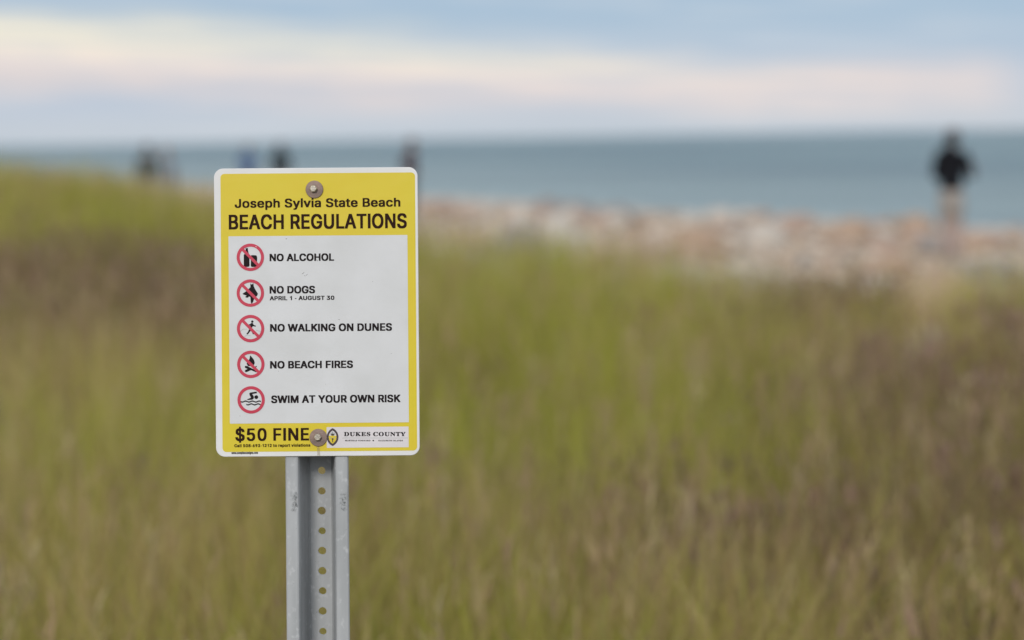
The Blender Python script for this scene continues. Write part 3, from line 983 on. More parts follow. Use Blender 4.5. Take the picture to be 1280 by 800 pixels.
        's': (365, [[38,2,70,-18,118,-30,248,-30,272,-25,310,-10,348,22,365,60,365,152,352,182,328,208,305,220,180,252,158,265,150,275,150,280,165,295,190,305,205,298,218,285,232,255,310,255,355,265,358,320,342,352,318,380,292,395,260,405,135,408,88,398,58,382,32,360,18,335,12,318,12,230,28,195,48,175,72,160,100,150,198,128,212,120,228,105,225,98,205,80,178,72,158,82,140,100,130,120,130,130,58,130,0,118,2,58,18,25]]),
        't': (227, [[248,-22,248,32,238,75,182,75,165,90,160,112,160,305,240,305,240,402,160,402,160,492,30,492,30,402,-28,402,-28,305,30,305,30,50,35,30,48,8,62,-8,102,-25,215,-28]]),
        'v': (389, [[-18,402,-18,352,-12,348,22,248,58,165,60,150,90,80,125,-20,262,-22,308,102,338,172,340,188,370,258,372,272,402,342,405,402,270,402,195,195,120,402]]),
        'w': (567, [[580,402,445,402,400,238,395,238,352,402,218,402,170,235,122,402,-12,402,-12,352,-5,338,-5,328,2,312,2,302,10,288,10,278,20,255,20,245,102,-22,235,-22,282,150,332,-22,465,-22,518,148,518,158,535,205,535,215,542,230,542,240,560,288,560,298,578,345]]),
        'y': (389, [[12,-162,35,-168,145,-168,168,-162,188,-152,215,-128,240,-82,242,-68,252,-50,275,18,285,35,308,102,318,120,340,188,345,192,372,272,402,342,405,402,270,402,195,195,120,402,-18,402,-18,352,-12,348,-10,332,0,315,2,300,8,295,50,175,60,158,70,122,120,0,102,-45,88,-60,25,-65,18,-102,12,-110]]),
    },
    'medium': {
        ' ': (188, []),
        '$': (447, [[178,598,178,530,120,518,82,498,58,475,58,470,45,458,28,410,28,335,32,315,48,288,88,252,122,235,178,220,178,80,162,88,140,112,132,130,130,152,12,152,12,115,18,88,32,52,65,15,102,-8,132,-18,178,-22,178,-90,270,-90,270,-22,325,-15,360,0,362,5,382,15,408,40,415,58,420,60,432,100,432,180,425,205,408,232,382,255,342,278,270,300,270,425,282,420,298,405,308,388,312,362,425,362,425,412,412,450,380,490,332,518,310,525,270,530,270,598],[270,80,272,190,288,182,310,162,320,138,305,105,290,90],[178,425,175,332,148,358,142,368,142,385,155,408]]),
        '0': (453, [[152,525,122,512,82,480,82,475,62,452,40,402,28,350,22,302,22,205,35,122,48,85,72,40,92,18,98,18,120,-2,148,-15,188,-22,265,-22,298,-18,338,0,372,30,372,35,382,42,390,60,395,62,418,120,430,198,430,310,418,388,402,430,382,465,350,500,345,500,335,510,315,520,278,530,175,530],[225,442,242,438,245,432,265,422,288,395,305,355,318,292,318,218,312,182,300,140,278,100,260,82,230,68,200,78,170,108,155,135,145,165,135,222,138,308,152,368,172,405,198,430]]),
        '5': (453, [[392,522,70,522,42,280,42,238,100,230,152,230,170,245,192,255,212,260,230,258,262,240,278,225,295,195,302,168,298,135,280,102,262,85,228,68,208,70,180,85,158,110,150,125,148,145,35,145,35,100,45,65,68,30,105,0,148,-18,180,-22,260,-22,292,-18,328,-5,330,0,358,15,380,38,380,42,395,60,405,80,415,118,415,208,405,248,372,300,342,325,295,345,165,345,175,438,392,438]]),
        'A': (480, [[488,-15,485,28,472,52,468,75,462,80,458,102,445,128,440,150,435,155,430,178,418,202,412,225,400,250,395,272,390,278,385,300,372,325,368,348,362,352,358,375,345,400,302,522,175,522,108,330,102,325,98,302,92,298,88,275,82,270,78,248,72,242,68,220,62,215,58,192,52,188,48,165,42,160,38,138,32,132,28,110,22,105,18,82,12,78,8,55,2,50,-2,28,-8,22,-8,-15,110,-15,160,128,320,128,370,-15],[238,358,288,212,190,212]]),
        'B': (456, [[35,522,35,-15,300,-15,360,-2,400,20,430,58,442,98,442,175,435,205,420,232,395,258,378,265,378,270,395,280,398,288,408,295,422,335,422,412,415,440,402,465,380,490,375,490,362,502,342,512,302,522],[150,215,248,215,275,208,282,200,292,198,315,175,328,150,330,135,320,110,298,88,265,75,150,72],[150,300,150,438,248,435,275,425,298,405,308,385,310,368,298,338,280,320,258,308,228,300]]),
        'C': (510, [[410,500,368,520,322,530,198,528,160,518,110,490,78,460,78,455,55,430,35,390,18,320,15,212,20,172,38,112,62,68,85,45,88,38,92,38,105,22,110,22,135,2,180,-15,225,-22,310,-22,345,-18,378,-8,422,18,455,48,455,52,478,80,495,125,498,175,382,175,378,152,365,128,338,98,332,98,322,88,275,70,232,78,198,98,168,128,145,168,130,225,130,282,135,310,160,370,172,382,172,388,202,415,252,438,270,440,305,430,345,405,368,378,378,358,382,332,498,332,498,372,475,432,470,435,460,455]]),
        'E': (419, [[400,-15,400,72,150,72,150,212,380,212,380,300,150,300,150,438,398,438,398,522,35,522,35,-15]]),
        'F': (410, [[35,-15,150,-15,150,205,370,205,370,292,150,292,150,438,395,438,395,522,35,522]]),
        'G': (520, [[128,502,108,485,102,485,58,435,32,385,20,338,15,298,18,188,28,140,52,82,58,80,68,60,78,52,78,48,108,20,150,-5,190,-18,228,-22,310,-22,358,-15,402,2,405,8,432,22,460,50,490,102,502,155,502,270,258,270,258,185,388,185,372,138,342,100,305,78,278,70,260,70,228,80,205,92,170,125,170,130,155,148,135,198,130,225,132,298,150,352,172,388,210,420,235,432,265,440,298,432,332,412,368,372,382,332,500,332,498,378,475,432,458,452,458,458,420,492,385,512,338,528,210,530,165,520]]),
        'H': (517, [[35,-15,150,-15,150,218,368,218,368,-15,482,-15,482,522,368,522,368,305,150,305,150,522,35,522]]),
        'I': (172, [[28,-15,148,-15,148,525,28,525]]),
        'J': (396, [[362,522,248,522,248,148,238,108,218,82,212,82,202,72,180,68,155,80,140,95,125,128,122,188,8,188,8,115,18,65,35,32,75,-2,112,-18,145,-22,245,-20,272,-12,302,2,332,30,332,35,342,45,358,85,362,130]]),
        'L': (393, [[35,522,35,-15,385,-15,385,72,150,72,150,522]]),
        'N': (523, [[35,522,35,-15,150,-15,150,318,178,278,180,268,195,250,198,240,212,222,215,212,230,195,232,185,248,168,250,158,265,140,268,130,282,112,285,102,300,85,302,75,318,58,320,48,335,30,338,20,358,-5,360,-15,488,-15,488,522,375,522,375,190,360,208,358,218,342,235,340,245,325,262,322,272,308,290,305,300,295,310,292,320,278,338,275,348,260,365,258,375,242,392,240,402,225,420,222,430,212,440,210,450,195,468,192,478,188,480,162,522]]),
        'O': (533, [[380,515,322,530,212,530,160,518,110,490,78,460,78,455,68,448,68,442,52,425,35,390,20,338,15,298,15,212,28,140,50,88,55,85,70,58,105,22,145,-2,180,-15,225,-22,308,-22,355,-15,408,8,430,28,435,28,468,62,495,110,510,155,518,202,518,308,507,362,498,392,462,452,430,485],[265,440,315,425,318,420,335,412,365,382,390,338,405,270,400,205,378,145,340,100,312,82,275,70,248,72,212,88,170,125,145,168,130,225,130,282,135,310,160,370,175,385,175,390,202,415,230,430]]),
        'R': (449, [[35,522,35,-15,150,-15,150,182,225,180,235,155,240,152,252,122,258,120,272,85,278,82,328,-15,452,-15,452,18,352,198,355,202,385,218,402,235,422,268,432,302,432,402,420,442,402,470,368,500,348,510,300,522],[150,438,245,435,270,428,290,415,308,395,320,358,312,320,300,300,278,282,248,272,150,270]]),
        'S': (447, [[345,512,282,530,155,528,120,518,82,498,58,475,35,438,28,410,28,335,32,315,48,288,72,262,122,235,232,205,288,182,310,162,320,140,310,112,290,90,258,72,220,65,185,75,162,88,140,112,132,130,130,152,12,152,15,98,32,52,65,15,102,-8,132,-18,190,-25,255,-25,305,-20,345,-8,372,8,408,40,415,58,420,60,432,100,432,180,425,205,408,232,382,255,342,278,282,298,235,308,178,330,152,350,142,368,142,385,155,408,168,420,195,435,228,442,262,432,282,420,302,398,312,362,425,362,425,412,412,450,380,490]]),
        'T': (449, [[168,-15,282,-15,282,438,442,438,442,522,8,522,8,438,168,438]]),
        'U': (517, [[482,522,368,522,365,160,350,122,320,90,285,72,262,68,220,78,195,92,168,122,152,158,150,522,35,522,35,135,40,108,55,70,60,68,70,48,82,38,82,32,88,32,102,15,142,-8,185,-20,318,-22,362,-12,395,2,398,8,418,18,448,48,472,92,482,140]]),
        'a': (389, [[362,-15,362,280,358,312,340,350,318,372,290,388,235,400,152,400,120,395,95,388,50,360,32,340,15,308,15,275,68,260,125,260,138,282,158,300,185,312,205,312,225,302,240,288,248,270,248,255,222,242,145,235,92,225,58,212,22,185,10,162,5,140,5,78,10,52,28,20,52,-2,78,-15,108,-22,215,-22,248,-10,252,-10,252,-15],[250,160,250,135,242,112,238,110,235,100,208,75,178,62,165,62,145,70,125,88,120,98,120,112,125,122,142,138,178,150]]),
        'c': (396, [[345,15,368,40,382,68,388,82,388,118,332,132,280,132,268,102,250,82,218,65,198,65,160,88,160,92,142,110,125,158,122,205,132,245,145,270,168,295,202,312,228,308,245,298,270,270,278,248,335,248,385,260,385,300,362,342,322,378,280,395,250,400,165,400,135,395,98,380,78,362,72,362,52,342,52,338,32,312,18,275,10,238,12,122,25,80,48,40,95,-2,122,-15,155,-22,275,-20,305,-10]]),
        'e': (404, [[92,378,52,342,52,338,32,312,18,275,10,238,10,138,22,85,40,50,58,32,58,28,88,2,118,-12,158,-22,268,-22,300,-15,340,5,368,30,388,65,388,108,338,120,280,120,272,100,262,92,260,85,232,68,210,62,180,72,145,102,130,130,125,155,395,155,392,265,382,300,368,330,350,348,350,352,322,375,292,390,265,398,165,400,125,392],[128,235,128,242,142,272,168,298,200,312,225,308,245,295,268,268,278,245,278,235]]),
        'h': (410, [[28,522,28,-15,138,-15,140,240,158,280,175,298,200,310,218,310,238,300,255,282,268,258,270,-15,382,-15,382,278,378,308,358,352,325,382,285,398,188,400,138,385,138,522]]),
        'i': (160, [[22,-15,136,-15,136,395,22,395],[22,440,136,440,136,540,22,540]]),
        'l': (160, [[22,-15,136,-15,136,540,22,540]]),
        'o': (415, [[95,-2,122,-15,155,-22,275,-20,305,-10,335,8,358,28,358,32,378,55,392,85,402,120,405,240,398,275,380,318,375,320,365,340,330,372,302,388,268,398,148,398,112,388,82,370,52,342,52,338,40,325,22,290,10,238,12,122,20,92,38,55,42,52,48,40],[202,312,238,302,265,278,278,258,292,210,292,168,282,130,272,110,252,85,218,65,190,68,172,78,165,88,160,88,160,92,148,102,135,125,122,170,125,220,145,270,168,295]]),
        'p': (424, [[28,-158,138,-158,138,-5,152,-15,178,-22,292,-20,342,2,372,30,372,35,385,48,408,100,415,142,412,252,402,292,388,325,365,350,365,355,338,378,312,390,270,400,188,400,160,395,140,382,138,395,28,395],[212,65,188,78,160,108,142,150,138,198,145,238,162,275,188,300,208,310,225,312,252,300,282,268,300,220,302,175,292,132,278,102,245,72,228,65]]),
        's': (365, [[65,-2,92,-15,128,-22,238,-22,262,-18,300,-2,302,2,315,8,342,38,355,68,355,145,342,175,332,182,332,188,325,190,318,200,282,218,170,245,148,258,135,275,140,288,155,302,168,310,192,315,215,305,228,292,242,262,300,262,345,272,348,312,340,332,335,335,325,355,292,382,270,392,230,400,125,398,98,390,68,375,42,352,42,348,32,338,22,310,22,238,38,202,58,182,82,168,110,158,208,135,222,128,240,108,235,90,222,78,205,68,178,62,155,70,130,92,120,112,120,122,68,122,10,110,10,75,15,58,35,22]]),
        't': (227, [[238,-15,238,25,228,68,172,68,155,82,150,105,150,312,230,312,230,395,150,395,150,485,40,485,40,395,-18,395,-18,312,40,312,40,58,45,38,58,15,72,0,102,-15,132,-20,205,-20]]),
        'v': (389, [[-8,395,-8,360,-2,355,32,255,68,172,70,158,100,88,135,-12,252,-15,298,110,328,180,330,195,360,265,362,280,392,350,395,395,280,395,195,160,110,395]]),
        'y': (389, [[22,-155,45,-160,135,-160,158,-155,178,-145,205,-120,230,-75,232,-60,242,-42,265,25,275,42,298,110,308,128,330,195,335,200,362,280,392,350,395,395,280,395,195,160,110,395,-8,395,-8,360,-2,355,0,340,10,322,20,288,30,270,40,235,50,218,60,182,70,165,80,130,85,125,92,98,132,0,112,-52,98,-68,35,-72,28,-110,22,-118]]),
    },
    'serif': {
        'A': (437, [[238,480,192,480,62,150,58,145,58,138,52,132,52,125,35,90,35,82,10,42,-2,35,-20,32,-20,-15,140,-15,140,32,110,35,90,48,115,118,242,115,268,48,248,35,218,32,218,-15,455,-15,455,32,440,35,425,45,400,90,400,98,392,108,388,128,365,172,360,192,345,220,340,240,318,285,312,305,305,315,305,322,298,332,292,352,285,362,285,370,278,380,278,388],[175,272,185,258,218,175,138,175]]),
        'B': (443, [[2,470,2,422,28,422,42,418,58,398,62,372,62,80,58,58,50,45,30,35,2,32,2,-15,280,-15,350,0,390,22,418,55,428,80,430,168,412,208,385,232,352,248,385,270,385,275,395,282,408,312,408,388,402,405,398,408,388,428,345,455,272,470],[195,215,218,215,258,200,278,178,285,155,288,110,278,72,258,50,232,40,215,40,205,45,195,62],[195,268,195,398,198,408,205,415,228,418,245,410,265,385,272,352,270,322,258,292,248,282,228,272]]),
        'C': (468, [[450,480,405,480,402,465,390,452,350,468,295,480,218,480,188,475,142,460,130,450,115,445,110,438,95,430,58,390,35,352,18,298,12,245,15,175,22,138,42,88,48,85,62,58,75,48,75,42,110,12,140,-5,195,-22,318,-22,348,-15,395,8,400,15,415,22,455,65,455,70,460,72,460,105,442,120,415,120,402,108,402,102,372,75,322,48,295,40,262,40,242,45,212,62,188,90,168,138,158,192,158,265,172,345,198,392,215,410,225,412,232,420,258,428,275,428,322,410,338,395,342,395,372,362,372,358,388,340,408,292,450,292]]),
        'D': (496, [[2,470,2,422,28,422,45,415,58,398,62,368,60,62,52,45,42,38,8,32,8,-15,295,-12,365,5,395,20,402,30,418,38,442,65,455,92,460,95,472,132,480,180,480,278,475,310,460,355,435,395,410,420,405,420,385,438,360,450,308,465,270,470],[215,40,200,50,195,65,195,392,205,412,232,418,260,410,262,405,278,400,288,388,292,388,320,342,335,280,338,198,325,128,300,78,282,60,255,45]]),
        'E': (442, [[2,470,2,422,28,422,42,418,55,405,62,380,62,72,50,42,25,32,2,32,2,-15,415,-15,442,122,442,158,398,158,385,125,380,122,365,95,348,78,315,58,270,45,222,42,202,50,195,68,195,205,228,200,250,185,268,152,275,102,318,102,318,360,275,360,265,312,248,282,225,268,195,262,195,392,200,408,215,415,255,415,310,402,335,388,355,362,368,330,370,305,412,305,412,470]]),
        'H': (523, [[2,-15,255,-15,255,32,218,38,202,50,198,60,195,205,330,205,328,65,315,42,298,35,270,32,270,-15,520,-15,520,32,492,35,478,42,470,50,462,72,462,388,475,412,490,420,520,422,520,470,270,470,270,422,310,418,322,408,328,395,330,265,195,265,198,400,215,418,255,422,255,470,2,470,2,422,22,422,48,412,60,392,62,378,62,80,58,58,48,42,30,35,2,32]]),
        'I': (261, [[0,-15,258,-15,258,32,212,42,202,52,195,75,195,388,200,405,210,415,232,422,258,422,258,470,0,470,0,422,25,422,50,415,62,390,62,72,55,52,48,45,25,35,0,32]]),
        'K': (510, [[532,-15,532,32,507,35,492,42,475,60,465,78,452,88,452,92,442,100,442,105,432,112,432,118,422,125,412,142,400,152,400,158,390,165,390,170,380,178,370,195,358,205,358,210,298,280,298,285,315,300,315,305,408,392,452,418,470,422,498,422,498,470,278,470,278,422,310,422,328,418,330,412,312,395,312,390,198,275,198,398,202,408,215,418,255,422,255,470,5,470,5,422,25,422,45,415,55,405,62,382,62,72,58,55,48,42,32,35,2,32,2,-15,255,-15,255,32,228,35,210,42,198,62,195,185,208,175,208,170,218,162,218,158,228,150,235,135,245,128,245,122,255,115,255,110,265,102,265,98,275,90,275,85,312,40,310,35,300,32,268,32,268,-15]]),
        'L': (426, [[2,470,2,422,25,422,45,415,55,405,62,380,62,80,58,58,48,42,30,35,2,32,2,-15,415,-15,440,135,440,170,395,170,385,138,365,102,340,75,312,58,270,45,225,42,208,48,198,60,195,388,202,408,210,415,230,422,262,422,262,470]]),
        'M': (634, [[630,470,435,470,435,462,428,452,422,432,415,422,415,415,408,405,408,398,400,388,395,368,388,358,388,350,380,340,375,320,368,310,368,302,360,292,360,285,352,275,352,268,318,188,198,470,2,470,2,422,25,422,48,415,58,405,62,388,62,75,55,52,42,40,18,32,2,32,2,-15,182,-15,182,32,160,32,132,42,122,58,118,78,118,312,145,255,150,235,172,190,178,170,200,125,200,118,228,60,255,-12,300,-15,320,28,325,48,332,58,338,78,345,88,350,108,358,118,358,125,365,135,370,155,378,165,382,185,390,195,395,215,402,225,408,245,415,255,420,275,428,285,432,305,440,315,440,322,440,62,428,42,408,35,382,32,382,-15,630,-15,630,32,612,32,588,40,578,55,572,75,572,380,578,400,588,412,612,422,630,422]]),
        'N': (494, [[5,-15,180,-15,180,32,150,35,132,42,120,68,122,302,125,295,148,272,148,268,170,245,170,240,228,175,228,170,252,145,262,128,275,118,285,100,298,90,308,72,355,20,365,2,378,-8,378,-12,390,-25,435,-25,435,388,442,408,450,415,470,422,492,422,492,470,318,470,318,422,338,422,362,415,372,405,378,390,378,218,355,240,345,258,332,268,332,272,322,280,312,298,300,308,300,312,278,335,278,340,255,362,255,368,232,390,232,395,222,402,222,408,210,418,210,422,200,430,200,435,188,445,188,450,170,470,5,470,5,422,15,422,30,415,30,410,62,375,62,65,58,50,48,40,22,32,5,32]]),
        'O': (525, [[425,432,375,462,328,478,218,480,172,470,132,452,130,448,102,432,65,395,32,340,20,300,15,268,15,188,28,128,48,85,52,82,62,62,75,52,75,48,102,22,152,-8,200,-22,305,-25,342,-18,388,0,390,5,422,22,462,62,488,102,507,162,510,278,498,330,478,372,460,392,460,398],[270,28,250,30,222,42,192,75,168,135,158,205,160,280,175,352,185,368,185,375,190,378,195,390,212,405,212,410,252,428,268,428,295,418,310,402,315,402,315,398,332,380,355,328,368,240,362,160,345,92,328,62,308,42]]),
        'R': (473, [[2,470,2,422,22,422,48,412,60,392,62,378,62,80,58,58,48,42,30,35,2,32,2,-15,255,-15,255,32,218,38,202,50,198,60,195,185,215,160,218,150,242,118,245,108,265,82,268,72,292,40,295,30,300,28,325,-15,492,-15,492,32,478,32,468,38,450,55,378,168,370,172,370,178,345,210,345,215,358,218,392,238,415,262,428,292,428,378,418,405,398,430,352,455,298,468],[195,250,198,402,202,405,202,410,215,415,242,412,262,402,285,370,290,350,290,320,285,300,272,278,260,265,222,250]]),
        'S': (390, [[30,-25,75,-25,82,-5,155,-25,230,-25,260,-20,285,-12,318,5,340,25,340,30,352,42,365,68,372,105,370,180,352,225,330,250,325,250,302,270,168,335,142,358,135,372,138,395,158,418,180,428,208,428,248,408,278,378,300,338,310,305,352,305,352,480,308,480,300,462,228,480,145,480,118,472,92,460,58,425,45,400,38,370,38,295,55,248,85,215,90,215,112,195,232,135,258,110,265,85,252,58,222,35,188,30,160,38,135,52,105,88,90,118,75,172,30,172]]),
        'T': (423, [[340,-15,340,32,318,32,290,42,278,65,275,418,312,410,332,400,350,385,372,348,380,302,422,302,422,470,-2,470,-2,302,42,302,42,320,50,348,70,382,102,408,142,418,142,70,135,50,128,42,112,35,80,32,80,-15]]),
        'U': (492, [[2,470,2,422,20,422,42,415,52,405,60,385,60,122,68,72,90,25,112,2,132,-10,160,-20,202,-28,310,-25,352,-12,378,2,408,35,420,60,432,110,435,382,440,400,450,412,465,420,488,422,488,470,315,470,315,422,355,418,370,408,378,392,380,152,370,102,352,72,330,52,285,38,265,38,240,45,215,65,198,102,192,138,195,395,200,408,212,418,252,422,252,470]]),
        'V': (428, [[200,-28,242,-28,270,40,272,55,282,72,285,88,295,105,298,120,308,138,310,152,320,170,322,185,332,202,335,218,350,248,352,262,362,280,365,295,375,312,378,328,388,345,395,372,408,398,425,418,438,422,455,422,455,470,288,470,288,422,325,420,338,412,340,402,260,192,250,205,245,225,238,235,232,255,225,265,215,298,208,308,208,315,168,408,182,420,222,422,222,470,-28,470,-28,422,-2,418,20,392]]),
        'Y': (426, [[90,-15,340,-15,340,32,312,35,295,42,282,65,280,190,292,205,295,215,320,250,322,260,328,262,330,272,348,295,350,305,355,308,358,318,375,340,402,390,430,418,452,422,452,470,282,470,282,422,305,422,322,418,332,408,332,402,298,340,292,338,290,328,285,325,282,315,278,312,275,302,270,300,268,290,262,288,260,278,255,275,252,265,248,265,175,408,175,415,182,420,220,422,220,470,-25,470,-25,422,2,415,20,398,55,330,60,328,70,302,75,300,82,280,88,278,98,252,102,250,112,225,118,222,125,202,130,200,140,175,148,168,145,60,130,40,105,32,90,32]]),
        'Z': (442, [[8,-15,420,-15,438,148,438,180,395,180,382,138,370,112,358,100,358,95,328,68,302,55,262,45,185,45,202,78,212,88,215,98,220,100,222,110,228,112,230,122,248,145,250,155,255,158,258,168,275,190,278,200,282,202,285,212,295,222,312,258,322,268,340,302,350,312,368,348,378,358,395,392,420,428,420,470,45,470,32,352,32,302,75,302,78,318,98,360,130,395,150,405,180,412,245,412,225,385,200,338,190,328,172,292,162,282,145,248,135,238,118,202,108,192,90,158,80,148,62,112,52,102,28,55,10,32]]),
    },
}

# ------------------------------------------------------------------ the sign
LEAN = R(0.45)
CU_, CV_ = 396.0, 390.0               # middle of the board in the photo
Rm = CAM.to_3x3()
AX = Rm @ Vector((math.cos(LEAN), math.sin(LEAN), 0))
AZ = Rm @ Vector((-math.sin(LEAN), math.cos(LEAN), 0))
AY = Rm @ Vector((0, 0, -1))
C0 = CAM @ Vector(((CU_ - 640) / 1000, (400 - CV_) / 1000, -DIST))
TUP = (C0.z + 0.0) / AZ.z             # length of post below the middle of the board
BASE = C0 - AZ * TUP
sign = bpy.data.objects.new('beach_sign', None)
COL.objects.link(sign)
sign.empty_display_size = .2
M4 = Matrix((AX, AY, AZ)).transposed().to_4x4()
M4.translation = BASE
sign.matrix_world = M4
tag(sign, 'yellow and white beach regulations sign on a galvanised U channel post standing in dune grass', 'sign')


def lp(u, v):
    """photo pixel -> millimetres on the board, from its middle"""
    dx, dy = u - CU_, CV_ - v
    return (dx * math.cos(LEAN) + dy * math.sin(LEAN), -dx * math.sin(LEAN) + dy * math.cos(LEAN))


def put(x, y, depth):
    return (x / 1000, -depth / 1000, TUP + y / 1000)


def rrect(x0, y0, x1, y1, r, n=8):
    out = []
    for cx, cy, a0 in ((x1 - r, y1 - r, 0), (x0 + r, y1 - r, 90), (x0 + r, y0 + r, 180), (x1 - r, y0 + r, 270)):
        for k in range(n + 1):
            a = R(a0 + 90 * k / n)
            out.append((cx + r * math.cos(a), cy + r * math.sin(a)))
    return out


def flat(name, shapes, parent, mats):
    """shapes: (loops, depth in mm, material index); every shape is filled with its holes left open"""
    V, F, MI = [], [], []
    for loops, dep, mi in shapes:
        cu = bpy.data.curves.new('tmp', 'CURVE')
        cu.dimensions = '2D'
        cu.fill_mode = 'BOTH'
        for lo in loops:
            s = cu.splines.new('POLY')
            s.points.add(len(lo) - 1)
            for p, q in zip(s.points, lo):
                p.co = (q[0], q[1], 0, 1)
            s.use_cyclic_u = True
        ob = bpy.data.objects.new('tmp', cu)
        COL.objects.link(ob)
        dg = bpy.context.evaluated_depsgraph_get()
        m = bpy.data.meshes.new_from_object(ob.evaluated_get(dg))
        b0 = len(V)
        V += [put(v.co.x, v.co.y, dep) for v in m.vertices]
        F += [tuple(b0 + i for i in p.vertices) for p in m.polygons]
        MI += [mi] * len(m.polygons)
        bpy.data.objects.remove(ob)
        bpy.data.curves.remove(cu)
        bpy.data.meshes.remove(m)
    return mesh_from(name, V, F, mats, parent, matidx=MI)


def line_of(text, font, u0, u1, vtop, vbase, track=38, gap=None):
    """outline loops of one line of lettering fitted between photo pixels"""
    G = GLYPH[font]
    x = 0
    items = []
    for ch in text:
        if ch == ' ':
            x += (gap or 205)
            continue
        adv, cs = G[ch]
        items.append((x, cs))
        x += adv + track
    lo = min(x0 + min(c[0::2]) for x0, cs in items for c in cs)
    hi = max(x0 + max(c[0::2]) for x0, cs in items for c in cs)
    capl, caph = (min(G['H'][1][0][1::2]), max(G['H'][1][0][1::2])) if font != 'serif' else (min(G['E'][1][0][1::2]), max(G['E'][1][0][1::2]))
    out = []
    for x0, cs in items:
        for c in cs:
            lo_ = []
            for a, b_ in zip(c[0::2], c[1::2]):
                u = u0 + (x0 + a - lo) / (hi - lo) * (u1 - u0)
                v = vbase - (b_ - capl) / (caph - capl) * (vbase - vtop)
                lo_.append(lp(u, v))
            out.append(lo_)
    return out


def m_print(name, c, rough=.36, var=.10, vcol=None):
    return mat(name, c, rough, var=var, vscale=13, vcolor=vcol, bump=.16, bscale=9, spec=.5)


m_board = m_print('white sheeting', (.80, .80, .79))
m_field = m_print('dulled white print', (.71, .72, .735), var=.1, vcol=(.625, .635, .635))
m_yel = m_print('yellow print', (.70, .575, .026), var=.12, vcol=(.72, .55, .03))
m_ink = mat('black ink', (.014, .010, .011), .6, spec=.12)
m_inky = mat('black ink over yellow', (.024, .008, .004), .6, spec=.12)
m_red = m_print('faded red print', (.60, .042, .085), var=.12)
m_greyln = mat('thin grey print', (.35, .38, .37), .5)
m_edge = mat('bare aluminium', (.55, .56, .57), .4, metal=.8)

# board: rounded plate 2 mm thick with a bevelled edge
W2, H2 = 127.3, 180.2
outl = rrect(-W2, -H2, W2, H2, 11.5, 12)
inn = rrect(-W2 + .5, -H2 + .5, W2 - .5, H2 - .5, 11.0, 12)
n = len(outl)
V = [put(*p, 0) for p in inn] + [put(*p, -.5) for p in outl] + [put(*p, -2.0) for p in outl]
F = [tuple(range(n))]
for i in range(n):
    j = (i + 1) % n
    F += [(i, n + i, n + j, j), (n + i, 2 * n + i, 2 * n + j, n + j)]
F.append(tuple(reversed(range(2 * n, 3 * n))))
panel = mesh_from('sign_panel', V, F, [m_board, m_edge], sign, matidx=[0] + [0, 1] * n + [1])

yc = [lp(275.6, 217.2), lp(518.8, 215.6), lp(521.4, 563.6), lp(278.1, 564.6)]
yx0, yx1 = (yc[0][0] + yc[3][0]) / 2, (yc[1][0] + yc[2][0]) / 2
yy1, yy0 = (yc[0][1] + yc[1][1]) / 2, (yc[2][1] + yc[3][1]) / 2
flat('yellow_border', [([rrect(yx0, yy0, yx1, yy1, 5.0)], .15, 0)], panel, [m_yel])
wx0, wy1 = lp(285.6, 295.4)
wx1, wy0 = lp(511.1, 527.8)
flat('white_field', [([rrect(wx0, wy0, wx1, wy1, .6, 2)], .30, 0)], panel, [m_field])
kx0, ky1 = lp(408.3, 533.9)
kx1, ky0 = lp(510.9, 559.0)
flat('county_plate', [([rrect(kx0, ky0, kx1, ky1, .4, 2)], .30, 0)], panel, [m_print('plate white', (.76, .72, .735))])

for txt, a, b_, vt, vb, mi, tr in (
        ('Joseph Sylvia State Beach', 293.4, 500.4, 248.0, 259.0, m_inky, 22),
        ('BEACH REGULATIONS', 286.0, 508.4, 267.6, 286.0, m_inky, 20),
        ('NO ALCOHOL', 337.0, 417.6, 317.0, 326.3, m_ink, 20),
        ('NO DOGS', 337.0, 393.8, 357.5, 366.8, m_ink, 20),
        ('APRIL 1 - AUGUST 30', 337.2, 418.0, 369.9, 375.1, m_ink, 30),
        ('NO WALKING ON DUNES', 337.6, 490.0, 404.5, 414.0, m_ink, 20),
        ('NO BEACH FIRES', 337.6, 441.2, 451.0, 460.3, m_ink, 20),
        ('SWIM AT YOUR OWN RISK', 339.0, 500.5, 493.8, 503.3, m_ink, 20),
        ('$50 FINE', 294.2, 386.2, 535.2, 550.9, m_inky, 44),
        ('Call 508-693-1212 to report violations', 293.0, 387.8, 554.9, 558.6, m_inky, 50),
        ('www.compliancesigns.com', 289.4, 322.4, 564.5, 567.3, m_ink, 44)):
    # the lines follow the board's own lean: both ends are measured, the level in the middle kept
    mu = (a + b_) / 2
    adj = (mu - CU_) * math.sin(LEAN)
    lines = [[(x_, y_ + adj * 0) for x_, y_ in lo_] for lo_ in line_of(txt, 'medium' if mi is m_inky and vb - vt > 8 else 'sans', a, b_, vt, vb, tr)]
    ang = LEAN
    cx_, cy_ = lp(mu, (vt + vb) / 2)
    lines = [[((x_ - cx_) * math.cos(ang) - (y_ - cy_) * math.sin(ang) + cx_,
               (x_ - cx_) * math.sin(ang) + (y_ - cy_) * math.cos(ang) + cy_) for x_, y_ in lo_] for lo_ in lines]
    flat('lettering', [(lines, .45, 0)], panel, [mi])

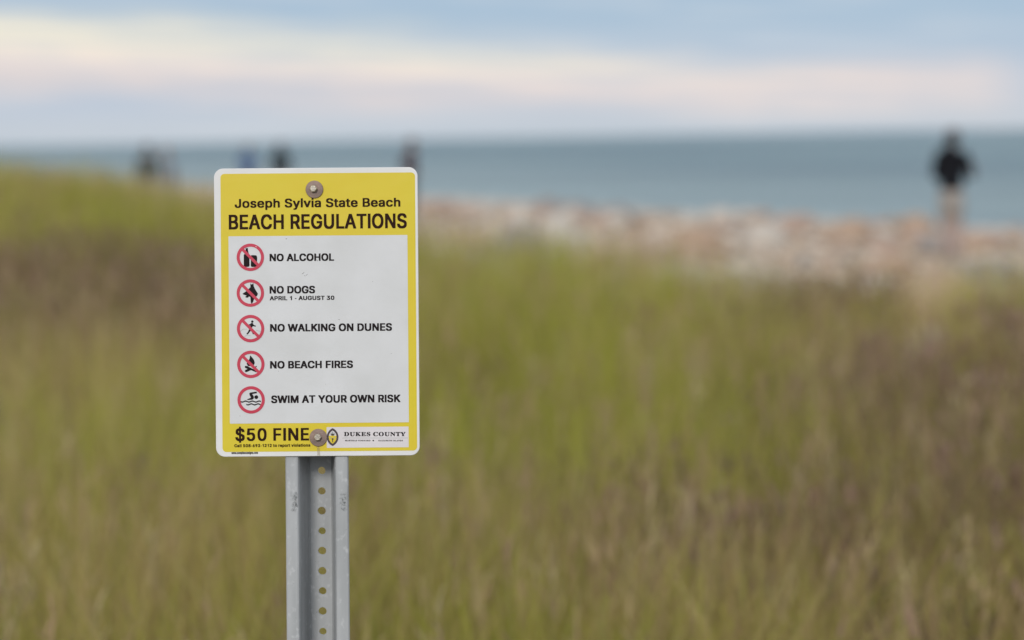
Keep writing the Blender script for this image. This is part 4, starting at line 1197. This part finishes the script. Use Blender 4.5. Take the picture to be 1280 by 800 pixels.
# county seal and name
name_ = line_of('DUKES COUNTY', 'serif', 430.0, 507.0, 540.0, 545.1, 40, 190)
sub_ = line_of("MARTHAS VINEYARD", 'serif', 431.3, 463.0, 549.8, 551.5, 60, 200) + \
    line_of("ELIZABETH ISLANDS", 'serif', 473.0, 503.6, 549.8, 551.5, 60, 200)
rule = [[lp(428.0, 547.2), lp(509.8, 547.2), lp(509.8, 547.6), lp(428.0, 547.6)]]
amp = [[lp(466.6 + 1.0 * math.cos(k * .7), 550.7 + .9 * math.sin(k * .7)) for k in range(9)]]
flat('lettering', [(name_, .45, 0), (sub_, .45, 0), (rule, .45, 1), (amp, .45, 0)], panel, [m_ink, m_greyln])


def vesica(cu, cv, hw, hh, n=20, lo=-1.0, hi=1.0):
    # two arcs meeting in points above and below
    rad = (hh * hh + hw * hw) / (2 * hw)
    out = []
    for k in range(n + 1):
        y = lo + (hi - lo) * k / n
        w = math.sqrt(max(rad * rad - (y * hh) ** 2, 0)) - (rad - hw)
        out.append((w, y * hh))
    pts = [(cu + w, cv - y) for w, y in out] + [(cu - w, cv - y) for w, y in reversed(out)]
    clean = []
    for p in pts:
        if not clean or math.hypot(p[0] - clean[-1][0], p[1] - clean[-1][1]) > .02:
            clean.append(p)
    if math.hypot(clean[0][0] - clean[-1][0], clean[0][1] - clean[-1][1]) < .02:
        clean.pop()
    return [lp(*p) for p in clean]


def disc(cu, cv, ru, rv=None, n=18):
    rv = rv or ru
    return [lp(cu + ru * math.cos(2 * math.pi * k / n), cv + rv * math.sin(2 * math.pi * k / n)) for k in range(n)]


SU, SVV = 415.8, 546.3
m_seal = mat('seal brown print', (.055, .035, .04), .5)
flat('county_seal', [([vesica(SU, SVV, 7.3, 11.2), vesica(SU, SVV, 4.9, 8.3)], .45, 0),
                     ([vesica(SU, SVV, 4.8, 8.2, lo=-1, hi=.2)], .45, 1),
                     ([disc(SU, 543.3, 2.3, 1.2)], .60, 0), ([disc(SU - .2, 540.6, .9, 1.5)], .60, 2),
                     ([disc(SU - 1.9, 542.2, .8, 1.3)], .60, 2), ([disc(SU + 1.9, 542.2, .8, 1.3)], .60, 2),
                     ([disc(SU, 548.8, 1.3, 1.1)], .60, 0), ([disc(SU, 551.3, .6, 1.6)], .60, 0),
                     ([disc(SU - 2.4, 547.4, .7, .9)], .60, 2), ([disc(SU + 2.4, 547.4, .7, .9)], .60, 2)],
     panel, [m_seal, m_yel, m_greyln])

# pictograms
ALC = (17.78, 280, 300, [
    [(482, 180), (532, 180), (534, 235), (548, 290), (566, 325), (569, 575), (542, 598), (462, 598), (440, 572), (440, 335), (468, 292), (482, 235)],
    [(600, 352), (616, 335), (714, 340), (733, 362), (739, 402), (730, 575), (706, 598), (614, 598), (597, 575)]], [])
DOG = (17.78, 280, 345, [
    [(586, 158), (602, 184), (632, 182), (654, 158), (662, 222), (690, 290), (757, 396), (735, 442), (690, 474), (662, 530), (650, 574),
     (614, 624), (596, 580), (586, 462), (552, 456), (536, 480), (490, 480), (473, 464), (502, 434), (430, 412), (413, 390), (440, 374),
     (500, 336), (552, 284), (588, 250)]], [])
WALK = (17.78, 280, 390, [
    [(630 + 27 * math.cos(k * .45), 212 + 27 * math.sin(k * .45)) for k in range(14)],
    [(540, 284), (588, 262), (608, 240), (642, 246), (658, 284), (712, 306), (706, 324), (640, 316), (622, 345), (634, 385), (676, 440),
     (674, 492), (640, 494), (628, 455), (592, 418), (566, 452), (526, 500), (496, 490), (534, 440), (556, 392), (584, 345), (584, 300), (548, 298)]],
    [[(362, 424), (428, 378), (512, 378), (512, 384), (430, 385), (365, 430)], [(708, 396), (770, 418), (828, 424), (828, 431), (768, 425), (706, 402)],
     [(440, 548), (502, 519), (588, 524), (588, 530), (504, 526), (443, 553)]])
FIRE = (9.415, 280, 435, [
    [(308, 86), (332, 110), (354, 142), (363, 176), (346, 214), (282, 212), (266, 182), (286, 150), (302, 124)],
    [(246, 211), (272, 211), (290, 220), (388, 270), (378, 286), (318, 260), (270, 282), (250, 284), (246, 262), (278, 246), (248, 233)],
    [(346, 231), (382, 209), (387, 221), (362, 237)]], [])


def wave(y, x0, x1, th, am=6, wl=80):
    n_ = 28
    up = [(x0 + (x1 - x0) * k / n_, y - th / 2 + am * math.sin(2 * math.pi * (x1 - x0) * k / n_ / wl)) for k in range(n_ + 1)]
    return up + [(px, py + th) for px, py in reversed(up)]


SWIM = (9.415, 280, 435, [
    [(308, 524), (384, 513), (389, 531), (332, 542), (350, 566), (352, 592), (334, 608), (284, 612), (268, 606), (318, 584), (302, 553), (297, 536)],
    [(380 + 23 * math.cos(k * .45), 578 + 23 * math.sin(k * .45)) for k in range(14)],
    wave(630, 195, 436, 15), wave(663, 262, 432, 15)], [])


def ring(cu, cv, r0, r1):
    return [disc(cu, cv, r1, n=64), list(reversed(disc(cu, cv, r0, n=64)))]


for (cu, cv), (scl, ox, oy, blk, gry), slash in (((313.0, 321.6), ALC, 1), ((313.0, 366.3), DOG, 1), ((313.3, 410.7), WALK, 1),
                                                 ((313.6, 455.4), FIRE, 1), ((314.0, 499.8), SWIM, 0)):
    sh = [([[lp(ox + a / scl, oy + b_ / scl) for a, b_ in lo_]], .45, 0) for lo_ in blk]
    sh += [([[lp(ox + a / scl, oy + b_ / scl) for a, b_ in lo_]], .42, 2) for lo_ in gry]
    if slash:
        h_ = 1.8
        d1, d2 = 14.6 * .707, h_ * .707
        sh.append(([[lp(cu - d1 - d2, cv - d1 + d2), lp(cu - d1 + d2, cv - d1 - d2), lp(cu + d1 + d2, cv + d1 - d2), lp(cu + d1 - d2, cv + d1 + d2)]], .58, 1))
    sh.append((ring(cu, cv, 13.3, 17.1), .70, 1))
    flat('pictogram', sh, panel, [m_ink, m_red, m_greyln])

# scratches, chips and a dent with a dirty rim
scr = []
rs = random.Random(4)
for u, v, l_, w_, a_ in ((358, 298.6, 2.6, .9, 0), (379, 341.5, 4.2, .8, -35), (383.5, 343.5, 3.4, .7, -40), (381, 344.8, 2.2, .6, 20),
                         (395, 318.5, 2.0, .7, 30), (396.5, 325.5, 2.6, 1.0, 60), (424, 399.4, 3.0, .7, 10), (348, 464, .9, .8, 0),
                         (300, 520, 1.1, .7, 30), (466, 352, 1.0, .6, 70), (489, 442, 1.2, .6, 15), (407, 480, 1.0, .7, -20)):
    pts_ = []
    for k in range(9):
        a = 2 * math.pi * k / 9
        rr = rs.uniform(.7, 1.2)
        x_, y_ = l_ / 2 * rr * math.cos(a), w_ / 2 * rr * math.sin(a)
        b_ = R(a_)
        pts_.append(lp(u + x_ * math.cos(b_) - y_ * math.sin(b_), v + x_ * math.sin(b_) + y_ * math.cos(b_)))
    scr.append(([pts_], .38, 0))
m_scr = mat('scratched print', (.30, .29, .29), .6, alpha=.6)
for one in scr:
    flat('scratch', [one], panel, [m_scr])
chip = [([[lp(320.2 + rs.uniform(.6, 1.1) * math.cos(k * .8), 308.4 + rs.uniform(.35, .6) * math.sin(k * .8) + .5 * math.cos(k * .8)) for k in range(8)]], .78, 0),
        ([[lp(428.6 + rs.uniform(.5, .8) * math.cos(k * .8), 457.5 + rs.uniform(.3, .5) * math.sin(k * .8)) for k in range(8)]], .60, 0)]
for one in chip:
    flat('paint_chip', [one], panel, [m_board])
# stain run down from the lower bolt
stn = [([[lp(396.0, 557.3), lp(399.3, 557.3), lp(399.8, 563), lp(400.4, 569.4), lp(396.6, 569.4), lp(396.3, 563)]], .30, 0)]
flat('rust_run', stn, panel, [mat('rust stain', (.56, .46, .27), .7, alpha=.35, var=.3, vscale=300)])

# bolts with washers
m_wash = mat('weathered steel washer', (.30, .205, .165), .55, metal=.15, var=.35, vscale=90, vcolor=(.22, .165, .145), bump=.1, bscale=200)
m_bolt = mat('zinc bolt', (.55, .50, .42), .38, metal=.55, var=.3, vscale=200, bump=.1, bscale=300)


def lathe(name, prof, seg, parent, mats, ctr):
    V, F = [], []
    cx, cy = ctr
    for r_, dep in prof:
        for k in range(seg):
            a = 2 * math.pi * k / seg
            V.append(put(cx + r_ * math.cos(a), cy + r_ * math.sin(a), dep))
    for j in range(len(prof) - 1):
        for k in range(seg):
            k2 = (k + 1) % seg
            F.append((j * seg + k, j * seg + k2, (j + 1) * seg + k2, (j + 1) * seg + k))
    F.append(tuple(range((len(prof) - 1) * seg, len(prof) * seg)))
    F.append(tuple(reversed(range(seg))))
    return mesh_from(name, V, F, mats, parent)


for (wu, wv), (bu, bv) in (((393.1, 236.8), (392.2, 236.1)), ((397.9, 546.9), (397.4, 546.1))):
    wc, bc = lp(wu, wv), lp(bu, bv)
    shank = lathe('bolt', [(3.0, -62), (3.0, .5), (3.0, 3.0)], 16, sign, [m_bolt], bc)
    lathe('washer', [(11.0, .2), (11.0, 1.3), (10.6, 1.9), (6.5, 2.3), (4.2, 2.3)], 48, shank, [m_wash], wc)
    hx = lathe('bolt_head', [(4.6, 2.1), (4.6, 6.2), (3.8, 7.2)], 6, shank, [m_bolt], bc)

# ------------------------------------------------------------------ the U channel post
m_galv = bpy.data.materials.new('galvanised steel')
m_galv.use_nodes = True
t = m_galv.node_tree
b = t.nodes['Principled BSDF']
b.inputs['Metallic'].default_value = .25
b.inputs['Roughness'].default_value = .55
co = t.nodes.new('ShaderNodeTexCoord')


def gnoise(scale, mapping, detail=4):
    mpn = t.nodes.new('ShaderNodeMapping')
    mpn.inputs['Scale'].default_value = mapping
    t.links.new(co.outputs['Object'], mpn.inputs['Vector'])
    nn = t.nodes.new('ShaderNodeTexNoise')
    nn.inputs['Scale'].default_value = scale
    nn.inputs['Detail'].default_value = detail
    t.links.new(mpn.outputs[0], nn.inputs['Vector'])
    return nn.outputs['Fac']


def gmix(fac, a, b_):
    mxn = t.nodes.new('ShaderNodeMix')
    mxn.data_type = 'RGBA'
    t.links.new(fac, mxn.inputs[0])
    for i, v in ((6, a), (7, b_)):
        if isinstance(v, tuple):
            mxn.inputs[i].default_value = (*v, 1)
        else:
            t.links.new(v, mxn.inputs[i])
    return mxn.outputs[2]


def grange(x, a, b_):
    mr = t.nodes.new('ShaderNodeMapRange')
    mr.inputs[1].default_value = a
    mr.inputs[2].default_value = b_
    t.links.new(x, mr.inputs[0])
    return mr.outputs[0]


c1 = gmix(grange(gnoise(40, (1, 1, .12)), .35, .68), (.47, .485, .495), (.35, .365, .375))
c2 = gmix(grange(gnoise(160, (1, 1, .7), 6), .58, .82), c1, (.58, .595, .605))
c3 = gmix(grange(gnoise(420, (1, 1, 1), 2), .71, .76), c2, (.16, .16, .15))
t.links.new(c3, b.inputs['Base Color'])
bpn = t.nodes.new('ShaderNodeBump')
bpn.inputs['Strength'].default_value = .15
bpn.inputs['Distance'].default_value = .002
t.links.new(gnoise(120, (1, 1, .5)), bpn.inputs['Height'])
t.links.new(bpn.outputs[0], b.inputs['Normal'])

PC = lp(395.7, 571)[0]                # middle of the post
TOPY = lp(396, 224)[1]                # top of the post, behind the board
TH = 3.2
DEP = 52.0
# closed section: x across, d behind the board's back
front = [(-39.5, 4.4), (-39.0, 3.2), (-37.6, 2.3), (-25.4, 2.3), (-23.6, 3.0), (-22.0, 6.0), (-15.4, DEP - 3), (-13.2, DEP)]
front = front + [(-x_, d_) for x_, d_ in reversed(front)]
back = [(-39.5, 2.3 + TH), (-38.9, 2.35 + TH), (-37.6, 2.4 + TH), (-27.0, 2.4 + TH), (-25.8, 6.8), (-25.0, 9.0), (-18.6, DEP - 1.0), (-15.0, DEP + 5.5)]
back = back + [(-x_, d_) for x_, d_ in reversed(back)]
bot = -TUP * 1000 - 250
HOLE0 = lp(401.7, 592.5)[1]
pitch_ = 25.4 * 1.024 / 1.0 * .985 * 1.0
V, F = [], []


def pv_(x_, d_, y_):
    V.append(put(PC + x_, y_, -d_))
    return len(V) - 1


nf = len(front)
half_ = nf // 2
pieces = [list(range(0, half_)), list(range(half_, nf))]
for side_, prof in ((0, front), (1, back)):
    for pc in pieces:
        for a, b_ in zip(pc[:-1], pc[1:]):
            i0 = pv_(*prof[a], bot); i1 = pv_(*prof[b_], bot); i2 = pv_(*prof[b_], TOPY); i3 = pv_(*prof[a], TOPY)
            F.append((i0, i1, i2, i3) if side_ == 0 else (i3, i2, i1, i0))
# lips: outer edges, top
for e in (0, nf - 1):
    i0 = pv_(*front[e], bot); i1 = pv_(*back[e], bot); i2 = pv_(*back[e], TOPY); i3 = pv_(*front[e], TOPY)
    F.append((i0, i3, i2, i1) if e == 0 else (i0, i1, i2, i3))
for a in range(nf - 1):
    i0 = pv_(*front[a], TOPY); i1 = pv_(*front[a + 1], TOPY); i2 = pv_(*back[a + 1], TOPY); i3 = pv_(*back[a], TOPY)
    F.append((i0, i1, i2, i3))
# web with a row of punched holes
xw0, xw1 = front[half_ - 1][0], front[half_][0]
xb0, xb1 = back[half_ - 1][0], back[half_][0]
rows = []
yh = HOLE0
while yh + pitch_ < TOPY - 8:
    yh += pitch_
while yh > bot + 20:
    rows.append(yh)
    yh -= pitch_
edges_y = [TOPY] + [(a + b_) / 2 for a, b_ in zip(rows[:-1], rows[1:])] + [bot]
NH = 24
rh = random.Random(2)
for k, yc_ in enumerate(rows):
    y1, y0 = edges_y[k], edges_y[k + 1]
    hx_, hy_ = 1.0 + rh.uniform(-.25, .25), yc_ + rh.uniform(-.5, .5)
    rad = rh.choice([4.7, 4.9, 5.2])
    rims = []
    for side_, (xa, xb, dd) in enumerate(((xw0, xw1, DEP), (xb0, xb1, DEP + 5.5))):
        rim, sq = [], []
        for q in range(NH):
            a = 2 * math.pi * q / NH
            cx_, sx_ = math.cos(a), math.sin(a)
            rim.append(pv_(hx_ + rad * cx_, dd, hy_ + rad * sx_))
            # matching point on the rectangle round the hole
            tx = ((xb - hx_) if cx_ > 0 else (xa - hx_)) / cx_ if abs(cx_) > 1e-6 else 1e9
            ty = ((y1 - hy_) if sx_ > 0 else (y0 - hy_)) / sx_ if abs(sx_) > 1e-6 else 1e9
            tt = min(tx, ty)
            sq.append([hx_ + tt * cx_, hy_ + tt * sx_])
        # corners must be hit exactly
        for cxn, cyn in ((xa, y0), (xa, y1), (xb, y0), (xb, y1)):
            i_ = min(range(NH), key=lambda z_: (sq[z_][0] - cxn) ** 2 + (sq[z_][1] - cyn) ** 2)
            sq[i_] = [cxn, cyn]
        sqi = [pv_(p_[0], dd, p_[1]) for p_ in sq]
        for q in range(NH):
            q2 = (q + 1) % NH
            f_ = (rim[q], sqi[q], sqi[q2], rim[q2])
            F.append(f_ if side_ == 0 else tuple(reversed(f_)))
        rims.append(rim)
    for q in range(NH):
        q2 = (q + 1) % NH
        F.append((rims[0][q], rims[0][q2], rims[1][q2], rims[1][q]))
post = mesh_from('post', V, F, [m_galv], sign)
# rubbed grey marks on both flanges
for cx_, seed_, dark in ((-28.0, 5, .16), (33.5, 9, .26)):
    rs = random.Random(seed_)
    sc_ = []
    for k in range(46):
        x_ = cx_ + rs.gauss(0, 2.4 if cx_ < 0 else 3.2)
        x_ = min(max(x_, -38 if cx_ < 0 else 25.5), -25.5 if cx_ < 0 else 38)
        y_ = lp(396, 626)[1] + rs.uniform(-12, 10)
        l_, w_ = rs.uniform(1.2, 3.6), rs.uniform(.8, 1.9)
        a_ = rs.uniform(0, 3.1)
        sc_.append(([[(PC + x_ + l_ * math.cos(q * .9) * math.cos(a_) - w_ * math.sin(q * .9) * math.sin(a_),
                       y_ + l_ * math.cos(q * .9) * math.sin(a_) + w_ * math.sin(q * .9) * math.cos(a_)) for q in range(7)]],
                    -2.3 + .12 + .006 * k, 0))
    flat('scuff_mark', sc_, post, [mat('rubbed mark', (dark, dark * 1.08, dark * 1.05), .7, alpha=.085)])
